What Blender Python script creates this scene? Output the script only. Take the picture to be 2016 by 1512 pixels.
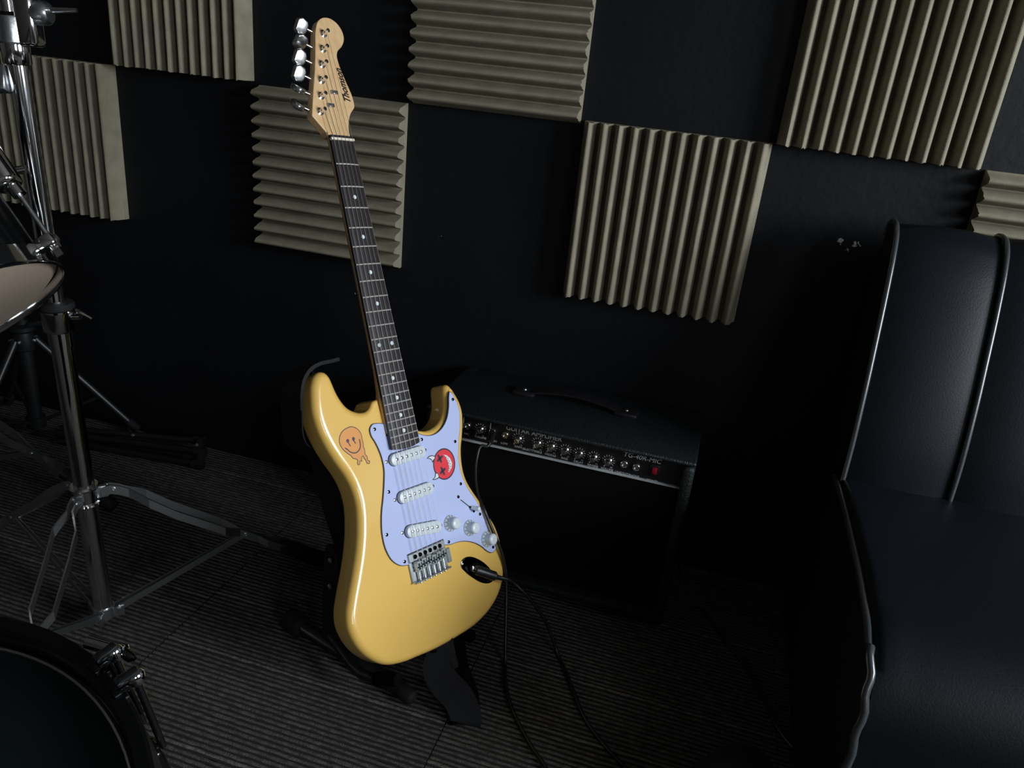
import bpy, bmesh, math, random
from mathutils import Vector, Matrix
random.seed(7)
sc = bpy.context.scene
for o in list(bpy.data.objects): bpy.data.objects.remove(o)
COL = sc.collection
V = Vector
PI = math.pi

# ------------------------------------------------------------------ camera
CAM = V((1.458, -1.449, 0.95)); YAW, PIT, ROL, FPX = -0.2446, -0.39391, 0.10633, 1524.0
fw = V((math.sin(YAW)*math.cos(PIT), math.cos(YAW)*math.cos(PIT), math.sin(PIT)))
r0 = V((math.cos(YAW), -math.sin(YAW), 0)); u0 = r0.cross(fw)
rt = r0*math.cos(ROL)+u0*math.sin(ROL); up = -r0*math.sin(ROL)+u0*math.cos(ROL)
cd = bpy.data.cameras.new('camera'); cam = bpy.data.objects.new('camera', cd); COL.objects.link(cam)
cam.matrix_world = Matrix(((rt.x, up.x, -fw.x, CAM.x), (rt.y, up.y, -fw.y, CAM.y), (rt.z, up.z, -fw.z, CAM.z), (0, 0, 0, 1)))
cd.sensor_fit = 'HORIZONTAL'; cd.sensor_width = 36; cd.lens = 36*FPX/2016; cd.clip_start = 0.02
sc.camera = cam

# ------------------------------------------------------------------ world, lights, exposure
w = bpy.data.worlds.new('world'); sc.world = w; w.use_nodes = True
w.node_tree.nodes['Background'].inputs[0].default_value = (0.75, 0.85, 1, 1)
w.node_tree.nodes['Background'].inputs[1].default_value = 0.3
sc.view_settings.view_transform = 'Standard'; sc.view_settings.look = 'None'
sc.view_settings.gamma = 1; sc.view_settings.use_curve_mapping = False
sc.view_settings.exposure = 0.0
RX, LX, FY, CZ = 3.5, -1.9, -4.2, 2.55      # right wall, left wall, rear wall, ceiling
def area(name, loc, aim, sx, sy, power, col):
    l = bpy.data.lights.new(name, 'AREA'); l.shape = 'RECTANGLE'; l.size = sx; l.size_y = sy; l.energy = power; l.color = col
    o = bpy.data.objects.new(name, l); COL.objects.link(o); o.location = loc
    o.rotation_euler = (V(aim)).to_track_quat('-Z', 'Y').to_euler(); return o
# daylight coming in through the two windows of the room
W1 = (-1.60, -0.50, 0.85, 1.65)      # y0,y1,z0,z1 of the window in the right wall
W2 = (-3.70, -2.50, 0.85, 1.95)  # the same for the second window, further from the foam wall
area('daylight_right', (RX+0.06, (W1[0]+W1[1])/2, (W1[2]+W1[3])/2), (-1, 0, 0), W1[1]-W1[0], W1[3]-W1[2], 84, (0.88, 0.94, 1.0))
area('daylight_right_rear', (RX+0.06, (W2[0]+W2[1])/2, (W2[2]+W2[3])/2), (-1, 0, 0), W2[1]-W2[0], W2[3]-W2[2], 31, (0.90, 0.95, 1.0))

# ------------------------------------------------------------------ pixel helpers (2016x1512 frame)
def ray(px): return fw+rt*((px[0]-1008)/FPX)-up*((px[1]-756)/FPX)
def atZ(px, z): d = ray(px); return CAM+d*((z-CAM.z)/d.z)
def atY(px, y): d = ray(px); return CAM+d*((y-CAM.y)/d.y)
def atD(px, t): return CAM+ray(px)*t
def depth(p): return (V(p)-CAM).dot(fw)
def pixel(p):
    d = V(p)-CAM; z = d.dot(fw); return (1008+FPX*d.dot(rt)/z, 756-FPX*d.dot(up)/z)

# ------------------------------------------------------------------ materials
def mat(name, col, rough=.5, metal=0, spec=.5, noise=0, nscale=20, bump=0, bscale=200, coat=0, col2=None, stretch=(1, 1, 1), emit=None):
    m = bpy.data.materials.new(name); m.use_nodes = True; nt = m.node_tree; b = nt.nodes['Principled BSDF']
    b.inputs['Base Color'].default_value = (*col, 1); b.inputs['Roughness'].default_value = rough
    b.inputs['Metallic'].default_value = metal; b.inputs['Specular IOR Level'].default_value = spec
    b.inputs['Coat Weight'].default_value = coat; b.inputs['Coat Roughness'].default_value = .05
    L = nt.links
    geo = None
    def pos():
        g = nt.nodes.new('ShaderNodeNewGeometry'); mp = nt.nodes.new('ShaderNodeMapping'); mp.inputs['Scale'].default_value = stretch
        L.new(g.outputs['Position'], mp.inputs['Vector']); return mp.outputs[0]
    if noise or col2:
        n = nt.nodes.new('ShaderNodeTexNoise'); n.inputs['Scale'].default_value = nscale; n.inputs['Detail'].default_value = 6
        L.new(pos(), n.inputs['Vector']); rp = nt.nodes.new('ShaderNodeValToRGB')
        c2 = col2 if col2 else tuple(c*(1-noise) for c in col); c1 = col if col2 else tuple(min(1, c*(1+noise)) for c in col)
        rp.color_ramp.elements[0].position = .3; rp.color_ramp.elements[1].position = .7
        rp.color_ramp.elements[0].color = (*c2, 1); rp.color_ramp.elements[1].color = (*c1, 1)
        L.new(n.outputs['Fac'], rp.inputs[0]); L.new(rp.outputs[0], b.inputs['Base Color'])
    if bump:
        n = nt.nodes.new('ShaderNodeTexNoise'); n.inputs['Scale'].default_value = bscale; n.inputs['Detail'].default_value = 4
        L.new(pos(), n.inputs['Vector']); bp = nt.nodes.new('ShaderNodeBump'); bp.inputs['Strength'].default_value = bump; bp.inputs['Distance'].default_value = .002
        L.new(n.outputs['Fac'], bp.inputs['Height']); L.new(bp.outputs[0], b.inputs['Normal'])
    return m
def srgb(*c): return tuple(((x/255)/12.92 if x <= 10 else (((x/255)+.055)/1.055)**2.4) for x in c)
M = {}
M['foam'] = mat('foam', (.265, .24, .175), .95, spec=.1, noise=.12, nscale=35, bump=.5, bscale=900)
M['carpet'] = mat('carpet', (.135, .127, .117), .95, spec=.1, col2=(.060, .056, .051), nscale=90, bump=1.0, bscale=520)
M['carpetlight'] = mat('carpet_frayed_loops', (.20, .19, .175), .95, spec=.1, col2=(.08, .075, .068), nscale=120, bump=1.0, bscale=520)
M['carpetbase_shade'] = mat('carpet_backing_groove_shade', (.030, .028, .026), .95, spec=.1)  # backing colour, also used to paint shade into the rib grooves
M['leather'] = mat('black_leather', (.0055, .0075, .0105), .46, spec=.18, bump=.16, bscale=420)
M['piping'] = mat('piping', (.045, .05, .055), .28, spec=.9)
M['chrome'] = mat('chrome', (.78, .78, .78), .09, 1)
M['steel'] = mat('brushed_steel', (.62, .64, .66), .30, 1, bump=.1, bscale=300)
M['rubber'] = mat('black_rubber', (.011, .011, .0115), .7, spec=.2)
M['darksteel'] = mat('dark_plated_steel', (.16, .17, .18), .25, 1)
M['padfoam'] = mat('black_foam', (.003, .003, .003), .9, spec=.05)
M['blackmetal'] = mat('black_powder_coat', (.008, .009, .010), .38, spec=.5)
M['rivet'] = mat('rivet_metal', (.55, .57, .58), .35, 1)
M['yellow'] = mat('yellow_lacquer', srgb(238, 194, 100), .28, spec=.5, coat=.8)
M['pickguard'] = mat('pickguard_plastic', (.50, .575, .87), .25, spec=.5)
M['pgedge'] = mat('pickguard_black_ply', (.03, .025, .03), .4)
M['whiteplastic'] = mat('white_plastic', (.66, .74, .78), .35)
M['maple'] = mat('maple', srgb(228, 194, 146), .35, col2=srgb(214, 174, 124), nscale=8, stretch=(14, 14, 1.2), coat=.3)
M['rosewood'] = mat('rosewood', (.028, .02, .02), .42, col2=(.016, .012, .013), nscale=9, stretch=(20, 20, 1.5))
M['fretwire'] = mat('fret_wire', (.80, .78, .72), .42, .6)
M['dot'] = mat('pearl_dot', (.72, .8, .83), .3)
M['bone'] = mat('bone_nut', (.82, .76, .6), .4)
M['string'] = mat('string_steel', (.42, .42, .43), .4, 1)
M['ink'] = mat('ink', (.012, .008, .006), .5)
M['blackchrome'] = mat('dark_plated_metal', (.05, .055, .062), .14, 1, coat=.6)
M['blackplastic'] = mat('black_plastic', (.008, .008, .009), .4)
M['webbing'] = mat('strap_webbing', (.0065, .007, .009), .6, spec=.2, bump=.4, bscale=700)
M['leatherend'] = mat('strap_leather', (.006, .006, .0065), .6, spec=.2, bump=.3, bscale=500)
M['cord'] = mat('cable_rubber', (.010, .010, .010), .38)
M['orange'] = mat('sticker_orange', srgb(226, 152, 74), .4)
M['stline'] = mat('sticker_outline', srgb(58, 44, 62), .4)
M['red'] = mat('sticker_red', srgb(232, 52, 66), .4)
M['stwhite'] = mat('sticker_white', (.72, .82, .85), .4)
M['tolex'] = mat('amp_tolex', (.008, .011, .0125), .45, spec=.4, bump=.9, bscale=330)
M['panel'] = mat('amp_panel', (.006, .006, .007), .4)
M['grille'] = mat('amp_grille', (.004, .004, .004), .9, spec=.1, bump=.4, bscale=800)
M['print'] = mat('panel_print', (.55, .57, .58), .5)
M['trimline'] = mat('silver_trim', (.42, .44, .45), .4)
M['polished'] = mat('polished_nickel', (.85, .86, .87), .22, 1)
M['nickel'] = mat('satin_nickel', (.60, .65, .67), .33, 1)
M['knobchrome'] = mat('knob_metal', (.72, .70, .66), .2, 1)
M['redswitch'] = mat('red_rocker', (.25, .006, .012), .35)
M['drumblack'] = mat('gloss_black_shell', (.003, .0035, .004), .18, spec=.35)
M['drumhead'] = mat('black_drum_head', (.0060, .0100, .0115), .45, spec=.2)
M['clearhead'] = mat('clear_film_head', (.36, .285, .225), .32, spec=.5, noise=.06, nscale=6)
M['beige'] = mat('beige_rubber', (.32, .27, .21), .6)
M['darkfabric'] = mat('dark_fabric', (.008, .008, .009), .8, bump=.4, bscale=500)
M['ceiling'] = mat('ceiling_paint', (.14, .13, .12), .9)
M['darkwall'] = mat('rear_wall_paint', (.09, .082, .074), .7)
M['winframe'] = mat('window_frame_paint', (.3, .3, .3), .5)

def wall_mat():
    # matt black paint, lightly uneven, with small chips where pale plaster shows
    m = mat('black_wall_paint', (.0056, .0068, .0085), .5, spec=.26, noise=.25, nscale=4, bump=.35, bscale=60)
    nt = m.node_tree; L = nt.links; b = nt.nodes['Principled BSDF']
    src = b.inputs['Base Color'].links[0].from_socket
    g = nt.nodes.new('ShaderNodeNewGeometry')
    n1 = nt.nodes.new('ShaderNodeTexNoise'); n1.inputs['Scale'].default_value = 55; n1.inputs['Detail'].default_value = 3
    n2 = nt.nodes.new('ShaderNodeTexNoise'); n2.inputs['Scale'].default_value = 4.5; n2.inputs['Detail'].default_value = 1
    L.new(g.outputs['Position'], n1.inputs['Vector']); L.new(g.outputs['Position'], n2.inputs['Vector'])
    def math_(op, a, b_):
        x = nt.nodes.new('ShaderNodeMath'); x.operation = op
        for i, q in enumerate((a, b_)):
            if isinstance(q, (int, float)): x.inputs[i].default_value = q
            else: L.new(q, x.inputs[i])
        return x.outputs[0]
    spread = math_('MULTIPLY', math_('GREATER_THAN', n1.outputs['Fac'], .765), math_('GREATER_THAN', n2.outputs['Fac'], .52))
    tot = spread
    # one larger flaked patch beside the sofa back
    for c, rad, th in ((atY((1655, 473), 0), .0065, .44), (atY((1686, 480), 0), .008, .53), (atY((1668, 492), 0), .004, .5)):
        d = nt.nodes.new('ShaderNodeVectorMath'); d.operation = 'DISTANCE'; L.new(g.outputs['Position'], d.inputs[0]); d.inputs[1].default_value = c
        n3 = nt.nodes.new('ShaderNodeTexNoise'); n3.inputs['Scale'].default_value = 190; L.new(g.outputs['Position'], n3.inputs['Vector'])
        k = math_('MULTIPLY', math_('LESS_THAN', d.outputs['Value'], rad*1.3), math_('GREATER_THAN', math_('SUBTRACT', n3.outputs['Fac'], math_('MULTIPLY', d.outputs['Value'], .28/rad)), th-.14))
        tot = math_('MAXIMUM', tot, k)
    mx = nt.nodes.new('ShaderNodeMixRGB'); L.new(tot, mx.inputs[0]); L.new(src, mx.inputs[1]); mx.inputs[2].default_value = (.42, .43, .42, 1)
    L.new(mx.outputs[0], b.inputs['Base Color']); return m
M['wall'] = wall_mat()

# ------------------------------------------------------------------ mesh helpers
class MB:
    def __init__(s): s.v = []; s.f = []
    def add(s, vs, fs):
        k = len(s.v); s.v += [tuple(v) for v in vs]; s.f += [tuple(i+k for i in f) for f in fs]; return s
    def box(s, lo, hi, T=None):
        a, b = lo, hi
        vs = [V((x, y, z)) for z in (a[2], b[2]) for y in (a[1], b[1]) for x in (a[0], b[0])]
        if T: vs = [T @ v for v in vs]
        return s.add(vs, [(0, 2, 3, 1), (4, 5, 7, 6), (0, 1, 5, 4), (2, 6, 7, 3), (0, 4, 6, 2), (1, 3, 7, 5)])
    def tube(s, pts, rad, n=12, caps=True, closed=False):
        pts = [V(p) for p in pts]; m = len(pts)
        rads = rad if isinstance(rad, (list, tuple)) else [rad]*m
        tang = []
        for i in range(m):
            a = pts[(i-1) % m] if (closed or i > 0) else pts[i]; b = pts[(i+1) % m] if (closed or i < m-1) else pts[i]
            t = (b-a); tang.append(t.normalized() if t.length > 1e-9 else V((0, 0, 1)))
        ref = V((0, 0, 1)) if abs(tang[0].z) < .9 else V((1, 0, 0))
        nrm = (ref-tang[0]*ref.dot(tang[0])).normalized(); vs = []
        for i in range(m):
            nrm = (nrm-tang[i]*nrm.dot(tang[i])).normalized(); bn = tang[i].cross(nrm)
            for k in range(n):
                a = 2*PI*k/n; vs.append(pts[i]+(nrm*math.cos(a)+bn*math.sin(a))*rads[i])
        fs = []
        for i in range(m if closed else m-1):
            j = (i+1) % m
            for k in range(n): fs.append((i*n+k, i*n+(k+1) % n, j*n+(k+1) % n, j*n+k))
        if caps and not closed: fs += [tuple(range(n-1, -1, -1)), tuple((m-1)*n+k for k in range(n))]
        return s.add(vs, fs)
    def lathe(s, prof, o=(0, 0, 0), ax=(0, 0, 1), n=24, caps=True):
        o = V(o); ax = V(ax).normalized(); a = ax.orthogonal().normalized(); b = ax.cross(a); vs = []
        for (rr, h) in prof:
            for k in range(n):
                t = 2*PI*k/n; vs.append(o+ax*h+(a*math.cos(t)+b*math.sin(t))*rr)
        fs = [(i*n+k, i*n+(k+1) % n, (i+1)*n+(k+1) % n, (i+1)*n+k) for i in range(len(prof)-1) for k in range(n)]
        if caps: fs += [tuple(range(n-1, -1, -1)), tuple((len(prof)-1)*n+k for k in range(n))]
        return s.add(vs, fs)
    def prism(s, out, z0, z1):
        n = len(out)
        return s.add([(x, y, z0) for x, y in out]+[(x, y, z1) for x, y in out],
                     [tuple(range(n-1, -1, -1)), tuple(range(n, 2*n))]+[(i, (i+1) % n, n+(i+1) % n, n+i) for i in range(n)])
    def ribbon(s, pts, wid, th):
        # pts: centre path; wid: width vector per point; th: thickness
        m = len(pts); pts = [V(p) for p in pts]; vs = []
        for i in range(m):
            t = (pts[min(m-1, i+1)]-pts[max(0, i-1)]).normalized(); wv = V(wid[i]); nn = t.cross(wv).normalized()*th/2
            vs += [pts[i]-wv/2-nn, pts[i]+wv/2-nn, pts[i]+wv/2+nn, pts[i]-wv/2+nn]
        fs = [(i*4+k, i*4+(k+1) % 4, i*4+4+(k+1) % 4, i*4+4+k) for i in range(m-1) for k in range(4)]
        return s.add(vs, fs+[(3, 2, 1, 0), tuple((m-1)*4+k for k in range(4))])
    def build(s, name, m, parent=None, smooth=True, bevel=0, angle=40, segs=2, fix=True):
        me = bpy.data.meshes.new(name); me.from_pydata(s.v, [], s.f)
        if fix or bevel:
            bm = bmesh.new(); bm.from_mesh(me); bmesh.ops.recalc_face_normals(bm, faces=bm.faces)
            if bevel:
                bmesh.ops.bevel(bm, geom=[e for e in bm.edges if len(e.link_faces) == 2 and e.calc_face_angle(0) > .5], offset=bevel, segments=segs, affect='EDGES', profile=.5)
            bm.to_mesh(me); bm.free()
        return link(name, me, m, parent, smooth, angle)
def link(name, me, m, parent=None, smooth=True, angle=40):
    me.materials.append(M[m] if isinstance(m, str) else m)
    if smooth:
        me.shade_smooth(); 
        if hasattr(me, 'set_sharp_from_angle'): me.set_sharp_from_angle(angle=math.radians(angle))
    o = bpy.data.objects.new(name, me); COL.objects.link(o)
    if parent: o.parent = parent
    return o
def thing(name, label, cat, mtx=None, group=None):
    o = bpy.data.objects.new(name, None); COL.objects.link(o); o.empty_display_size = .05
    if mtx is not None: o.matrix_world = mtx
    o['label'] = label; o['category'] = cat
    if group: o['group'] = group
    return o
def tag(o, label, cat, group=None):
    o['label'] = label; o['category'] = cat
    if group: o['group'] = group
    return o
def struct(o): o['kind'] = 'structure'; return o
def loc(p): return Matrix.Translation(V(p))
def wchild(o, parent):      # parent keeping world coordinates of a mesh written in world space
    o.parent = parent; o.matrix_parent_inverse = parent.matrix_world.inverted(); return o
def spline(pts, n=8, closed=False):
    pts = [V(p) for p in pts]; m = len(pts); out = []
    for i in range(m if closed else m-1):
        g = (lambda k: pts[k % m]) if closed else (lambda k: pts[max(0, min(m-1, k))])
        a, b, c, d = g(i-1), g(i), g(i+1), g(i+2)
        # centripetal-ish via scaled tangents
        l0, l1, l2 = max((b-a).length, 1e-6), max((c-b).length, 1e-6), max((d-c).length, 1e-6)
        t1 = ((b-a)/l0*l1+(c-b)/l1*l0)/(l0+l1)*l1 if (b-a).length > 1e-9 else (c-b)
        t2 = ((c-b)/l1*l2+(d-c)/l2*l1)/(l1+l2)*l1 if (d-c).length > 1e-9 else (c-b)
        for k in range(n):
            s = k/n; h = s*s*s; q = s*s
            out.append(b*(2*h-3*q+1)+t1*(h-2*q+s)+c*(-2*h+3*q)+t2*(h-q))
    if not closed: out.append(pts[-1])
    return out
def spl2(pts, n=6):
    return [(p.x, p.y) for p in spline([(x, y, 0) for x, y in pts], n, True)]
def text(name, body, size, T, m, parent=None, shear=0, align='CENTER', extrude=0.00008, stretch=1.0, bold=0.0):
    cu = bpy.data.curves.new(name, 'FONT'); cu.body = body; cu.size = size; cu.shear = shear; cu.align_x = align; cu.extrude = extrude; cu.resolution_u = 3; cu.offset = bold
    o = bpy.data.objects.new(name, cu); COL.objects.link(o); dg = bpy.context.evaluated_depsgraph_get()
    me = bpy.data.meshes.new_from_object(o.evaluated_get(dg)); bpy.data.objects.remove(o); bpy.data.curves.remove(cu)
    for v in me.vertices: v.co = T @ V((v.co.x*stretch, v.co.y, v.co.z))
    me.materials.clear(); return link(name, me, m, parent, False)
def frame(o, x, y, z=None):
    x = V(x).normalized(); y = (V(y)-x*V(y).dot(x)).normalized(); z = x.cross(y); o = V(o)
    return Matrix(((x.x, y.x, z.x, o.x), (x.y, y.y, z.y, o.y), (x.z, y.z, z.z, o.z), (0, 0, 0, 1)))

# ================================================================== the room
struct(MB().box((LX, 0, -.08), (RX, .12, CZ)).build('wall_back', 'wall', smooth=False))
struct(MB().box((LX-.12, FY-.12, -.08), (LX, .12, CZ)).build('wall_left', 'darkwall', smooth=False))
mb = MB(); (y0, y1, z0, z1), (v0, v1, t0, t1) = W1, W2
for lo, hi in ((FY-.12, v0), (v1, y0), (y1, .12)): mb.box((RX, lo, -.08), (RX+.12, hi, CZ))
mb.box((RX, y0, -.08), (RX+.12, y1, z0)); mb.box((RX, y0, z1), (RX+.12, y1, CZ)); mb.box((RX, v0, -.08), (RX+.12, v1, t0)); mb.box((RX, v0, t1), (RX+.12, v1, CZ))
struct(mb.build('wall_right', 'darkwall', smooth=False))
struct(MB().box((LX, FY-.12, -.08), (RX, FY, CZ)).build('wall_rear', 'darkwall', smooth=False))
struct(MB().box((LX-.12, FY-.12, CZ), (RX+.12, .12, CZ+.1)).build('ceiling', 'ceiling', smooth=False))
def window_frame(name, T, wd, ht):
    mb = MB(); t = .04
    for lo, hi in (((0, -.02, 0), (wd, .02, t)), ((0, -.02, ht-t), (wd, .02, ht)), ((0, -.02, t), (t, .02, ht-t)), ((wd-t, -.02, t), (wd, .02, ht-t)), ((wd/2-.02, -.02, t), (wd/2+.02, .02, ht-t))):
        mb.box(lo, hi, T)
    struct(mb.build(name, 'winframe', smooth=False))
window_frame('window_1', Matrix.Translation((RX+.02, W1[0], W1[2])) @ Matrix.Rotation(PI/2, 4, 'Z'), W1[1]-W1[0], W1[3]-W1[2])
window_frame('window_2', Matrix.Translation((RX+.02, W2[0], W2[2])) @ Matrix.Rotation(PI/2, 4, 'Z'), W2[1]-W2[0], W2[3]-W2[2])

# floor: slab plus ribbed carpet tiles
floor = struct(MB().box((LX, FY, -.08), (RX, 0, -.0045)).build('floor', 'carpetbase_shade', smooth=False))
TS, NR = .5, 54
pitch = TS/NR
def carpet_mesh(proud):
    prof = []
    for i in range(NR):
        k = 1.0
        top = .0010 if i in proud else 0
        for (a, h) in ((0.0, -.0036), (.12, -.0036), (.25, -.0009), (.56, 0), (.84, -.0009), (.97, -.0036)):
            prof.append(((i+a)*pitch, h+(top if h > -.002 else 0)))
    prof.append((TS, -.0036)); n = len(prof)
    rnd = random.Random(len(proud)+sum(proud)); NXS = 40; vs = []
    for i in range(NXS+1):
        x = .0007+(TS-.0014)*i/NXS
        for j, (y, h) in enumerate(prof):
            g = h > -.002
            vs.append((x, y+(rnd.uniform(-.0007, .0007) if 0 < j < n-1 else 0), h+(rnd.uniform(-.0008, .0005) if g else 0)))
    me = bpy.data.meshes.new('carpet_tile'); me.from_pydata(vs, [], [(i*n+j, (i+1)*n+j, (i+1)*n+j+1, i*n+j+1) for j in range(n-1) for i in range(NXS)])
    for m_ in ('carpet', 'carpetbase_shade', 'carpetlight'): me.materials.append(M[m_])
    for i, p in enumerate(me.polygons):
        r_, k = divmod(i//NXS, 6); p.material_index = 1 if k in (0, 1, 5) else (2 if r_ in proud and k in (2, 3) else 0)  # grooves and near rib sides get the dark colour as painted shade
    me.shade_smooth(); return me
cms = [carpet_mesh({2, 25, 44}), carpet_mesh({8, 30, 52}), carpet_mesh({4, 36, 49})]
for i in range(-4, 6):
    for j in range(8):
        x = i*TS+.195; y = -(j+1)*TS
        if x < LX: continue
        o = bpy.data.objects.new('carpet_tile', cms[(i*2+j) % 3]); COL.objects.link(o); o.location = (x, y, 0); wchild(o, floor)

# ================================================================== acoustic foam panels on the back wall
def foam(x0, x1, z0, z1, vertical, label, teeth=12):
    A, B = (x1-x0, z1-z0) if vertical else (z1-z0, x1-x0)      # across teeth, along teeth
    p = A/teeth; prof = [(0, 0), (0, .010)]
    for i in range(teeth):
        for a, h in ((.12, .0165), (.22, .0275), (.32, .0362), (.42, .0402), (.50, .0410), (.58, .0402), (.68, .0362), (.78, .0275), (.88, .0165), (.96, .0110)):
            prof.append(((i+a)*p, h))
        if i < teeth-1: prof.append(((i+1.04)*p, .0110))
    prof += [(A, .010), (A, 0)]
    def P(a, h, b):
        b += 0
        return (x0+a, -h, z0+b) if vertical else (x0+b, -h, z0+a)
    segs = 10; vs = []
    rnd = random.Random(len(label))
    for s in range(segs+1):
        for (a, h) in prof:
            j = rnd.uniform(-.0003, .0003) if (0 < s < segs and h > .010) else (rnd.uniform(-.0006, .0006) if h > 0 else 0)
            vs.append(P(a, h+(j if h > 0 else 0), B*s/segs+(rnd.uniform(-.0015, .0015) if s in (0, segs) and h > .03 else 0)))
    n = len(prof); fs = [(s*n+i, s*n+i+1, (s+1)*n+i+1, (s+1)*n+i) for s in range(segs) for i in range(n-1)]
    fs += [tuple(range(n)), tuple(segs*n+i for i in range(n-1, -1, -1)), tuple([s*n for s in range(segs, -1, -1)]+[s*n+n-1 for s in range(segs+1)])]
    o = MB().add(vs, fs).build('acoustic_foam_panel', 'foam', angle=50)
    return tag(o, label, 'foam panel', 'wedge foam panels in a checkerboard on the wall')
foam(-.150, .172, .538, .860, True, 'khaki wedge foam panel with upright ridges behind the chrome stand')
foam(.192, .503, .862, 1.175, True, 'khaki foam panel with upright ridges cut by the top edge, above the chrome stand')
foam(.520, .836, .536, .856, False, 'khaki foam panel with level ridges right behind the guitar neck')
foam(.850, 1.172, .858, 1.178, False, 'khaki foam panel with level ridges right of the headstock at the top edge')
foam(1.181, 1.507, .546, .864, True, 'khaki foam panel with upright ridges above the guitar amplifier')
foam(1.513, 1.830, .864, 1.182, True, 'brightest khaki foam panel with upright ridges in the top right corner')
foam(1.840, 2.160, .544, .863, False, 'khaki foam panel with level ridges partly hidden behind the sofa back')

# ================================================================== electric guitar (local frame: x treble, y up the neck from the saddles, z out of the face; metres)
GX = V((0.418992, 0.905168, -0.071535)); GY = V((-0.372578, 0.243237, 0.895556)); GZ = V((0.828028, -0.348579, 0.439160))
GO = V((1.121278, -0.502133, 0.233908))
GM = Matrix(((GX.x, GY.x, GZ.x, GO.x), (GX.y, GY.y, GZ.y, GO.y), (GX.z, GY.z, GZ.z, GO.z), (0, 0, 0, 1)))
G = thing('electric_guitar', 'yellow electric guitar with lavender white pickguard leaning on a black stand', 'guitar', GM)
mm = lambda L: [(x/1000, y/1000) for x, y in L]
def gloc(px, z):
    o = GO+GZ*z; d = ray(px); t = (o-CAM).dot(GZ)/d.dot(GZ); q = CAM+d*t-o; return V((q.dot(GX), q.dot(GY), z))
BODY = [(28, 192), (41, 190), (54, 187), (78, 188), (96, 197), (107, 211), (113, 228), (115, 241), (119, 250), (125, 251.5), (131.5, 246), (138.5, 234), (145, 218), (147, 201), (143.5, 183), (136, 161.5), (127, 140), (122, 114), (122, 100), (125, 86), (132, 70), (142.5, 50), (153.5, 25), (161, 12), (168, -4), (172, -23), (172.5, -46), (170, -72), (162, -95), (145, -116), (121, -132), (83, -144), (34, -147.5), (-17, -146.5), (-50, -143), (-80, -139), (-110, -129), (-134, -109), (-147, -91), (-155.5, -71), (-159, -51), (-156.5, -34), (-148, -14), (-133, 15), (-116, 52), (-106, 84), (-101.5, 112), (-103, 133), (-109.5, 155), (-122, 181), (-133, 209), (-139, 233), (-140.5, 259), (-137.5, 279), (-133, 295), (-126, 305.5), (-116, 310.5), (-107, 308.5), (-101, 301), (-98, 290.5), (-95, 278), (-90, 265), (-81.5, 252), (-71.5, 244.5), (-62, 240), (-51.5, 239.5), (-44, 244), (-38, 251), (-28, 253.5), (-27, 215), (0, 200)]
def body_mesh():
    from mathutils.geometry import tessellate_polygon
    out = [V((p.x, p.y, 0)) for p in spline([(x/1000, y/1000, 0) for x, y in BODY[:-2]], 5)]+[V((-.0275, .225, 0)), V((-.020, .205, 0)), V((.0, .196, 0)), V((.020, .192, 0))]
    n = len(out); nor = []; rf = []
    ctr = V((0, .215, 0))
    for i in range(n):
        t = (out[(i+1) % n]-out[i-1]).normalized(); nor.append(V((t.y, -t.x, 0)))
        d = (out[i]-ctr).length; rf.append(min(1, max(.06, (d-.033)/.045)))
    area_ = sum(out[i].x*out[(i+1) % n].y-out[(i+1) % n].x*out[i].y for i in range(n)); sgn = 1 if area_ > 0 else -1
    for _ in range(4): nor = [(nor[i-1]+nor[i]*2+nor[(i+1) % n]).normalized() for i in range(n)]
    def ring(off, z, zref, R):
        return [V((out[i].x-nor[i].x*sgn*off*rf[i], out[i].y-nor[i].y*sgn*off*rf[i], zref+(z-zref)*rf[i])) for i in range(n)]
    zf, zb, R = -.012, -.056, .0115; rings = [ring(R+.0025, zf, zf, R), ring(R, zf, zf, R)]
    for k in range(1, 9):
        a = PI/2*k/8; rings.append(ring(R*(1-math.sin(a)), zf-R*(1-math.cos(a)), zf, R))
    for k in range(0, 7):
        a = PI/2*k/6; rr = .008; rings.append(ring(rr*(1-math.cos(a)), zb+rr-rr*math.sin(a), zb, rr))
    vs = [p for r_ in rings for p in r_]; m = len(rings)
    fs = [(i*n+k, i*n+(k+1) % n, (i+1)*n+(k+1) % n, (i+1)*n+k) for i in range(m-1) for k in range(n)]
    fs += [tuple(t) for t in tessellate_polygon([rings[0]])]+[tuple((m-1)*n+q for q in t) for t in tessellate_polygon([rings[-1]])]
    return MB().add(vs, fs)
body_mesh().build('body', 'yellow', G, angle=60)

PG = [(28, 190), (41, 183), (52, 178.8), (71, 178), (89, 185), (102.5, 197.5), (111.5, 214), (118, 234), (120.5, 238.5), (123, 237), (127.6, 227.2), (132, 214.9), (132.6, 201.6), (130, 188.9), (125, 173.6), (119, 160.2), (113.2, 143.5), (109, 130.4), (107.4, 114.6), (108.3, 101.6), (111, 89), (117, 72.1), (126, 56.5), (132.5, 42), (138, 28.5), (142, 12), (146.5, -8), (153, -30), (153, -37), (148, -41.5), (140.6, -42.5), (132, -37.5), (121, -25.7), (109, -16), (91, -6.5), (71, -1), (50, 1), (40.5, 4)]
PG2 = [(-37, -2), (-51.5, 2), (-64, 13), (-71.7, 32), (-72.8, 55.5), (-67, 83), (-56, 111), (-49, 131), (-44.5, 148), (-44.7, 171), (-49.8, 191), (-55.2, 205), (-54.5, 213), (-49, 218), (-40, 218), (-28.5, 215)]
def opens(L, n=5): return [(p.x, p.y) for p in spline([(x, y, 0) for x, y in L], n)]
pgo = opens(mm(PG))+mm([(40.5, 13.5), (-37, 13.5)])+opens(mm(PG2))+mm([(-29, 196), (28.5, 196)])
pg = MB().prism(pgo, -.0119, -.0096).build('pickguard', 'pickguard', G, smooth=False)
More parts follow.
